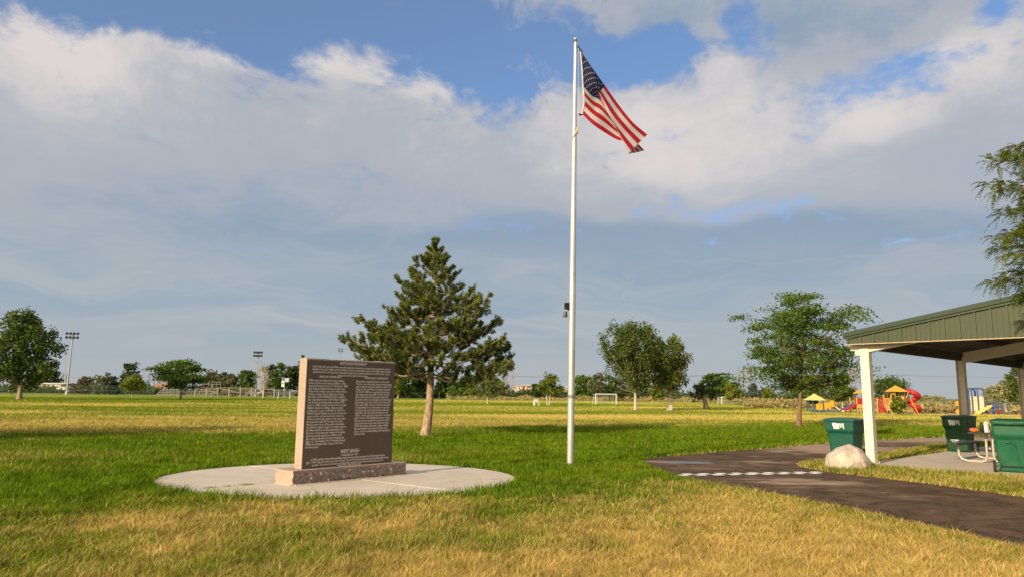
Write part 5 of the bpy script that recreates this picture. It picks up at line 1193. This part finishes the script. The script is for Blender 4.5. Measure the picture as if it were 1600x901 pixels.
# bleachers and fences
def bleachers(label, x0, x1, d, rows=5):
    a = at(x0, d); b_ = at(x1, d); W = b_.x - a.x; t = thing('bleachers', label, 'bleachers', a)
    for r_ in range(rows): m = MB(); m.box((W / 2, r_ * .65, .45 + r_ * .40), (W, .32, .07)); m.build('bench_row', steel, t)
    m = MB()
    for k in range(8):
        x = W * k / 7; m.tube([(x, 0, 0), (x, 0, .45), (x, rows * .65, .45 + rows * .40), (x, rows * .65, 0)], .05, 5); m.tube([(x, rows * .65, .4 + rows * .4), (x, rows * .65, 1.5 + rows * .40)], .05, 5)
    for z in (1.0, 1.5): m.tube([(0, rows * .65, z + rows * .4), (W, rows * .65, z + rows * .4)], .05, 5)
    m.build('frame', steel, t)
bleachers('silver metal bleachers seen behind the spreading locust', 246, 282, 170)
bleachers('silver metal bleachers right of the spreading locust trunk', 290, 336, 174)
def fence(label, x0, x1, d0, d1, H, sp_, matn, colr, group, wires=True, name='chain_link_fence', pr=.045):
    a = at(x0, d0); b_ = at(x1, d1); L_ = (b_ - a).length; t = thing(name, label, 'fence', a, math.atan2((b_ - a).y, (b_ - a).x), group); mt = material(matn, colr, rough=.6, metal=.2)
    n = int(L_ / sp_)
    for k in range(n + 1): m = MB(); m.tube([(L_ * k / n, 0, 0), (L_ * k / n, 0, H)], pr, 6); m.build('post', mt, t)
    m = MB(); [m.tube([(0, 0, z), (L_, 0, z)], pr * .7, 5) for z in (H, H * .5, .08)]; m.build('rail', mt, t)
    if wires:
        m = MB(); k = 0
        while k * .45 < L_: x = k * .45; m.box((x, .02, H / 2), (.028, .01, H)); k += 1
        for k in range(8): m.box((L_ / 2, .025, H * (k + .5) / 8), (L_, .01, .022))
        m.build('wire_mesh', mt, t)
fence('green chain link ballfield fence at far left', -60, 240, 182, 188, 2.3, 3.6, 'green_fence_metal', (.06, .12, .08), None)
fence('grey chain link fence with pale posts behind the dead tree', 345, 500, 184, 176, 2.3, 3.6, 'grey_fence_metal', (.22, .21, .18), None)
fence('low grey fence behind the playground', 1330, 1720, 92, 88, 1.2, 3.2, 'pale_fence_metal', (.36, .33, .28), None, wires=False, pr=.03)
m = MB(); t = thing('wooden_structure', 'low timber dugout frame with slanted rails beside the bleachers', 'dugout', at(312, 168)); 
for k in range(8): m.bbox((k * 2.6 - 1, 0, 1.1), (.28, .28, 2.2), .02)
m.build('post', material('pale_timber', (.30, .25, .18), rough=.9), t); m = MB(); m.tube([(-1, 0, 2.1), (4, 0, .9)], .1, 5); m.tube([(4, 0, 2.1), (9, 0, 1.0)], .1, 5); m.tube([(9, 0, 1.9), (17, 0, 1.9)], .1, 5); m.build('rail', MATS['pale_timber'], t)
# parked cars
def car(label, loc, rz, colr, matn, L_=4.5, H=1.45, van=False):
    t = thing('parked_car', label, 'van' if van else 'car', loc, rz, 'vehicles parked beyond the lawn'); pm_ = material(matn, colr, rough=.3, metal=.1, var=.03); h = H; W = 1.8
    pr = [(-.5, .28), (-.5, .62), (-.36, .66), (-.24, .97), (.20, 1.0), (.34, .68), (.48, .60), (.5, .28)] if not van else [(-.5, .22), (-.5, 1.0), (.30, 1.0), (.38, .62), (.5, .55), (.5, .22)]
    m = MB(); m.loft([[(x * L_, y, z * h) for x, z in pr] for y in (-W / 2, W / 2)], 0); m.build('body', pm_, t)
    m = MB(); wn = [(-.33, .68), (-.23, .93), (.18, .95), (.30, .68)] if not van else [(.05, .62), (.05, .92), (.27, .92), (.34, .62)]
    for y in (-W / 2 - .006, W / 2 + .006): m.loft([[(x * L_, y - .004, z * h) for x, z in wn], [(x * L_, y + .004, z * h) for x, z in wn]], 0)
    m.build('window', glass, t)
    for x in (-.31, .31):
        for y in (-W / 2 + .08, W / 2 - .08): w_ = MB(); w_.tube([(x * L_, y - .12, .33), (x * L_, y + .12, .33)], .33, 14, smooth=False); w_.build('wheel', rubber, t)
for lab, x, d, rz, colr, mn, van in (('white parked van left of the olive tree at far left', 104, 232, .1, (.75, .74, .72), 'car_white', True), ('white parked car left of the brown bush', 119, 230, .0, (.75, .74, .72), 'car_white', False), ('white parked pickup right of the olive tree', 173, 232, .2, (.75, .74, .72), 'car_white', True),
    ('white parked van behind the dead bare tree', 400, 205, .0, (.75, .74, .72), 'car_white', True), ('dark parked car between the dead tree and the sign', 422, 204, .1, (.03, .035, .05), 'car_dark', False), ('dark blue parked car behind the sign', 444, 203, -.1, (.03, .05, .09), 'car_blue', False), ('grey parked car just left of the monument', 460, 203, 0, (.20, .21, .22), 'car_grey', False)):
    car(lab, at(x, d), rz, colr, mn, van=van, L_=5.2 if van else 4.5, H=2.0 if van else 1.45)
# small sign
g0 = G(443.5, 622.5); t = thing('park_sign', 'small blue and white notice sign on a metal pole beside the tree row', 'sign', g0); sc_ = g0.y / FPX
m = MB(); m.tube([(0, 0, 0), (0, 0, 19 * sc_)], .05, 6); m.build('post', steel, t)
m = MB(); m.box((-2.5 * sc_, -.06, 25.5 * sc_), (4.6 * sc_, .05, 14 * sc_)); m.build('panel', whitep, t); m = MB(); m.box((-2.5 * sc_, -.095, 30 * sc_), (4.4 * sc_, .01, 4.4 * sc_)); m.build('blue_field', material('sign_blue', (.03, .17, .48)), t)
m = MB(); m.box((-3.5 * sc_, -.095, 24 * sc_), (1.1 * sc_, .01, 3 * sc_)); m.box((-1.5 * sc_, -.095, 24 * sc_), (1.1 * sc_, .01, 3 * sc_)); m.build('dark_marks', black, t); m = MB(); m.box((3.2 * sc_, -.03, 29 * sc_), (6.0 * sc_, .05, 6 * sc_)); m.build('rear_panel', material('faded_panel', (.5, .5, .48)), t)
# benches and grill
def bench(label, x, yb, rz, colr, matn, L_=1.8, back=True):
    g0 = G(x, yb); t = thing('park_bench', label, 'bench', g0, rz); mt = material(matn, colr, rough=.7)
    m = MB(); [m.bbox((0, -.2 + k * .14, .45), (L_, .11, .04), .008) for k in range(3)]; m.build('seat', mt, t)
    if back: m = MB(); [m.bbox((0, .22 + k * .02, .58 + k * .13), (L_, .035, .10), .006) for k in range(3)]; m.build('backrest', mt, t)
    for sx in (-.8, .8): m = MB(); m.bbox((sx * L_ / 2, -.02, .22), (.08, .42, .44), .01); m.bbox((sx * L_ / 2, .26, .55), (.06, .06, .6), .01) if back else None; m.build('leg', mt, t)
bench('white slatted bench standing on the lawn left of the flagpole', 838, 633.8, .35, (.76, .70, .62), 'bench_white', .75)
bench('low tan backless bench on the lawn right of the pine trunk', 699, 626.5, .0, (.52, .42, .30), 'bench_tan', 1.0, False)
g0 = G(1048, 641.5); t = thing('drinking_fountain', 'pale concrete drinking fountain at the foot of the narrower cottonwood', 'fountain', g0)
m = MB(); m.bbox((0, 0, .33), (.30, .30, .66), .03); m.build('pedestal', MATS['concrete_plain'], t); m = MB(); m.tube([(0, 0, .66), (0, 0, .72)], [.2, .24], 14); m.build('bowl', steel, t); m = MB(); m.bbox((-.28, 0, .15), (.22, .26, .30), .02); m.build('step', MATS['concrete_plain'], t)
# runner
skin = material('skin', (.52, .30, .20), rough=.6); shorts = material('black_shorts', (.02, .02, .025), rough=.9)
g0 = G(1018.5, 630.8); t = thing('person', 'person with bare tanned back and black shorts running across the far lawn', 'person', g0, .5)
def skinned(name, verts, edges, rad, mat, parent):
    me = bpy.data.meshes.new(name); me.from_pydata(verts, edges, []); o = bpy.data.objects.new(name, me); COL.objects.link(o)
    md = o.modifiers.new('s', 'SKIN')
    for i, r_ in enumerate(rad): me.skin_vertices[0].data[i].radius = (r_, r_ * .85) if not isinstance(r_, tuple) else r_
    me.skin_vertices[0].data[0].use_root = True; sb = o.modifiers.new('u', 'SUBSURF'); sb.levels = 2; sb.render_levels = 2
    bpy.context.view_layer.update(); m2 = bpy.data.meshes.new_from_object(o.evaluated_get(bpy.context.evaluated_depsgraph_get())); bpy.data.objects.remove(o); m2.materials.append(mat)
    for p in m2.polygons: p.use_smooth = True
    return link(name, m2, parent)
vs = [(0, 0, .95), (0, .03, 1.15), (.01, .05, 1.36), (.02, .07, 1.48), (.03, .09, 1.56), (.03, .10, 1.68), (.03, .10, 1.75), (.17, .05, 1.42), (.24, -.08, 1.20), (.22, .10, 1.06), (-.17, .06, 1.42), (-.25, .18, 1.22), (-.20, .02, 1.10),
      (.09, 0, .90), (.11, .28, .62), (.10, .08, .20), (.10, .16, .06), (-.09, 0, .90), (-.10, -.18, .55), (-.10, -.50, .42), (-.10, -.55, .30), (.22, .16, 1.03), (-.19, -.05, 1.08)]
es = [(0, 1), (1, 2), (2, 3), (3, 4), (4, 5), (5, 6), (2, 7), (7, 8), (8, 9), (9, 21), (2, 10), (10, 11), (11, 12), (12, 22), (0, 13), (13, 14), (14, 15), (15, 16), (0, 17), (17, 18), (18, 19), (19, 20)]
skinned('body', vs, es, [.14, .13, .16, .06, .075, .10, .07, .065, .045, .035, .065, .045, .035, .085, .06, .04, .035, .085, .06, .04, .035, .03, .03], skin, t)
skinned('shorts', [(0, 0, 1.0), (0, 0, .90), (.10, .10, .80), (.115, .25, .66), (-.10, -.06, .76), (-.10, -.16, .62)], [(0, 1), (1, 2), (2, 3), (1, 4), (4, 5)], [.155, .16, .115, .10, .115, .10], shorts, t)
m = MB(); m.sphere((.03, .115, 1.70), .098, 10); m.build('hair', material('dark_hair', (.05, .03, .02)), t)
# far goal-side person in white and green
# sprinklers
spray = bpy.data.materials.new('water_spray'); spray.use_nodes = True; nt = spray.node_tree; nt.nodes.remove(nt.nodes['Principled BSDF'])
d_ = nt.nodes.new('ShaderNodeBsdfTranslucent'); d_.inputs[0].default_value = (.8, .8, .8, 1); nt.links.new(d_.outputs[0], nt.nodes['Material Output'].inputs['Surface'])
def spray_fan(label, x, yb, dx, hh, seed):
    g = np.random.default_rng(seed); g0 = G(x, yb); C = []
    for k in range(1100):
        f = g.random() ** .8; w = .05 + f * .5; C.append([dx * f + g.normal() * w * .35, g.normal() * w * .5, max(.02, .1 + hh * 4 * f * (1 - f) * .95 + g.normal() * w * .25)])
    t = thing('lawn_sprinkler', label, 'sprinkler', g0, 0, 'lawn sprinklers spraying'); np_mesh('water_jet', rand_quads(g, np.array(C), .028, 1.2), None, spray, t); m = MB(); m.tube([(0, 0, 0), (0, 0, .12)], .03, 6); m.build('head', black, t)
spray_fan('sprinkler throwing a thin water arc right of the narrower cottonwood', 1083, 634, -5.5, 1.4, 5); spray_fan('sprinkler throwing a water arc left of the big locust trunk', 1262, 637, -6.5, 1.9, 6)

# ================================================================ PLAYGROUND (built around its own ground points)
yel = material('yellow_plastic', (.72, .38, .03), rough=.45); red2 = material('red_plastic', (.46, .02, .018), rough=.4); blue2 = material('blue_plastic', (.05, .09, .24), rough=.4); tan2 = material('tan_plastic', (.62, .34, .10), rough=.5); maroon = material('maroon_posts', (.22, .05, .03), rough=.5); pyel = material('pale_yellow_plastic', (.75, .62, .20), rough=.5); creamp = material('cream_plastic', (.78, .66, .42), rough=.5); teal = material('dark_teal_paint', (.02, .08, .09), rough=.5); navy2 = material('navy_plastic', (.03, .04, .12), rough=.4)
D = 76.0; K = D / FPX
def play(name, label, xc, ybase, rz=-.4):
    return thing(name, label, 'playground', (at(xc, D).x, D, 0))
def pxy(xc): return lambda x, h, y=0.0: Vector(((x - xc) * K * 1.12, y, h * K * 1.0))
def pyramid(t, q, x0, x1, h0, h1, mat, dep=1.0):
    a = q(x0, h0); b_ = q(x1, h0); c_ = (a + b_) / 2; c_.z = q(0, h1).z; m = MB()
    vs = [(a.x, -dep, a.z), (b_.x, -dep, a.z), (b_.x, dep, a.z), (a.x, dep, a.z), c_, (a.x, -dep, a.z - .06), (b_.x, -dep, a.z - .06), (b_.x, dep, a.z - .06), (a.x, dep, a.z - .06)]
    m.add(vs, [(0, 1, 4), (1, 2, 4), (2, 3, 4), (3, 0, 4), (8, 7, 6, 5), (0, 5, 6, 1), (1, 6, 7, 2), (2, 7, 8, 3), (3, 8, 5, 0)], 0); m.build('roof', mat, t)
def panel(t, q, x0, x1, h0, h1, mat, y=-.7, nm='panel', holes=False):
    a = q(x0, h0); b_ = q(x1, h1); m = MB()
    if holes:
        n = 5
        for k in range(n): m.bbox((a.x + (b_.x - a.x) * (k + .5) / n, y, (a.z + b_.z) / 2), ((b_.x - a.x) / n * .45, .06, b_.z - a.z), .01)
        m.bbox(((a.x + b_.x) / 2, y, b_.z), (b_.x - a.x, .07, .08), .01); m.bbox(((a.x + b_.x) / 2, y, a.z), (b_.x - a.x, .07, .08), .01)
    else: m.bbox(((a.x + b_.x) / 2, y, (a.z + b_.z) / 2), (b_.x - a.x, .06, b_.z - a.z), .02)
    m.build(nm, mat, t)
def posts(t, q, xs, h, mat, h0=0):
    for x in xs:
        for y in (-.75, .75): a = q(x, h0, y); b_ = q(x, h, y); m = MB(); m.tube([a, b_], .065, 8); m.build('post', mat, t)
def deck_(t, q, x0, x1, h, mat): a = q(x0, h); b_ = q(x1, h); m = MB(); m.bbox(((a.x + b_.x) / 2, 0, a.z), (b_.x - a.x, 1.5, .09), .01); m.build('deck', mat, t)
# main structure, pixel columns 1316..1430 measured above ground row 645
q = pxy(1375); t = play('playground_structure', 'large red and yellow playground structure with two yellow roofs and a spiral red slide', 1375, 645)
pyramid(t, q, 1344, 1362, 31, 39, yel); posts(t, q, (1346, 1360), 31, maroon); pyramid(t, q, 1389, 1406, 34.5, 43.5, yel); posts(t, q, (1391, 1404), 35, maroon)
deck_(t, q, 1340, 1362, 13, maroon); deck_(t, q, 1362, 1391, 11, maroon); deck_(t, q, 1388, 1410, 20, maroon)
panel(t, q, 1339, 1353, 14, 23, red2); panel(t, q, 1337, 1348, 8, 14, tan2, -.85); panel(t, q, 1353, 1361, 13, 21, red2)
panel(t, q, 1366, 1377, 13, 23, red2, holes=True); panel(t, q, 1377, 1386, 13, 23, tan2, holes=True); panel(t, q, 1374, 1382, 5, 13, tan2, -.9); panel(t, q, 1386, 1391, 12, 24, maroon, holes=True); panel(t, q, 1391, 1404, 20, 27, tan2); panel(t, q, 1396, 1404, 8, 20, tan2, .7, holes=True)
posts(t, q, (1338, 1366, 1377, 1386), 24, tan2); posts(t, q, (1385,), 29, yel)
m = MB(); m.tube([q(1384, 28, -.8), q(1386, 30, -.8), q(1390, 30, -.8), q(1391, 28, -.8)], .05, 6); m.build('hoop', yel, t)
m = MB(); n = 40; c_ = q(1421, 0); pts_ = []
for k in range(n + 1): f = k / n; a = -PI * .9 + f * 2 * PI * 1.6; pts_.append(Vector((c_.x + math.cos(a) * .42, math.sin(a) * .42 - .1, q(0, 32).z * (1 - f) + .18)))
m.tube([q(1408, 34)] + pts_, .27, 12); m.build('spiral_slide', red2, t)
m = MB(); m.tube([q(1409, 33.2), q(1413, 33.6), q(1414.5, 32.5)], [.36, .38, .34], 14); m.build('slide_entry', navy2, t)
m = MB(); m.tube([q(1412, 25, -.6), q(1421, 0, -.8)], .05, 6); m.tube([q(1404, 20, -.7), q(1411, 34, -.6)], .05, 6); m.build('support_pole', yel, t)
m = MB(); m.loft([[q(1336, 14, -.5), q(1336, 14, .0), q(1336, 15.5, .0), q(1336, 15.5, -.5)], [q(1326, 8, -.5), q(1326, 8, .0), q(1326, 9.5, .0), q(1326, 9.5, -.5)], [q(1316, 3, -.5), q(1316, 3, .0), q(1316, 5, .0), q(1316, 5, -.5)]], 0); m.build('slide', blue2, t)
m = MB(); m.loft([[q(1337, 12, -.9), q(1337, 12, -.55), q(1337, 15, -.55), q(1337, 15, -.9)], [q(1321, 3, -.9), q(1321, 3, -.55), q(1321, 6, -.55), q(1321, 6, -.9)]], 0); m.build('slide', red2, t)
m = MB()
for k in range(4): m.tube([q(1366 + k * 2.4, 0, -1.3), q(1365.5 + k * 2.4, 8, -1.0), q(1368 + k * 2.2, 10, -.8)], .06, 6)
m.tube([q(1365, 6, -1.1), q(1375, 6, -1.1)], .06, 6); m.tube([q(1365, 9, -1.0), q(1375, 9, -1.0)], .06, 6); m.build('climber', red2, t)
m = MB(); [m.tube([q(1340 + k * 4, 0, -1.2), q(1342 + k * 3, 12, -.8)], .05, 6) for k in range(3)]; m.build('ladder', tan2, t)
# small yellow play set
q = pxy(1290); t = play('playset', 'small yellow play set with pale pyramid roof and cream slide, left of the big structure', 1290, 645)
pyramid(t, q, 1265, 1284, 20, 29.5, pyel); posts(t, q, (1268, 1282), 20, teal); panel(t, q, 1269, 1283, 13, 19, teal, .6)
for x0, x1, h0, h1 in ((1272.5, 1278, 4, 14), (1278.6, 1283, 4, 14), (1284, 1291.5, 5, 16), (1292, 1297, 9, 19)): panel(t, q, x0, x1, h0, h1, yel)
deck_(t, q, 1270, 1298, 4, blue2); m = MB(); m.loft([[q(1298, 10, -.5), q(1298, 10, .2), q(1298, 12, .2), q(1298, 12, -.5)], [q(1307, 3, -.5), q(1307, 3, .2), q(1307, 5.5, .2), q(1307, 5.5, -.5)], [q(1315, 1, -.5), q(1315, 1, .2), q(1315, 3, .2), q(1315, 3, -.5)]], 0); m.build('slide', creamp, t); posts(t, q, (1271, 1288, 1297), 8, blue2)
# blue and cream play set
q = pxy(1540); t = play('playset', 'blue and cream climbing play set with curved blue top, seen behind the second post', 1540, 645)
m = MB()
for y in (-.7, .7): m.tube([q(1514, 36, y), q(1516, 40, y), q(1528, 40, y), q(1532, 36, y), q(1532.5, 20, y)], .07, 8)
for k in range(6): m.tube([q(1515 + k * 3.1, 39.5, -.7), q(1515 + k * 3.1, 39.5, .7)], .05, 5)
m.build('arched_top', blue2, t); panel(t, q, 1515, 1533, 6, 28, creamp, -.5, 'rock_wall'); posts(t, q, (1515, 1523, 1532), 38, blue2); posts(t, q, (1541, 1546, 1556, 1563), 20, blue2)
m = MB(); m.loft([[q(1539, 13, -1.1), q(1539, 13, -.5), q(1539, 15, -.5), q(1539, 15, -1.1)], [q(1528, 6, -1.1), q(1528, 6, -.5), q(1528, 10, -.5), q(1528, 10, -1.1)], [q(1518, 0, -1.1), q(1518, 0, -.5), q(1518, 3, -.5), q(1518, 3, -1.1)]], 0); m.build('slide', pyel, t)
panel(t, q, 1547, 1556, 3, 9, maroon); panel(t, q, 1541, 1556, 11, 14, blue2, holes=True); m = MB(); m.tube([q(1563, 8, 0), q(1568, 6, 0), q(1572, 1, 0)], .08, 6); m.build('tube_bar', creamp, t)
g0 = at(1495.5, D); t = thing('play_panel', 'two round orange play discs on a post left of the second pavilion post', 'play panel', g0)
m = MB(); m.tube([(0, .1, 0), (0, .1, 1.35)], .05, 6); m.build('post', maroon, t)
for z in (.30, 1.15): m = MB(); m.tube([(0, 0, z), (0, .06, z)], .24, 18, smooth=False); m.build('disc', yel, t)
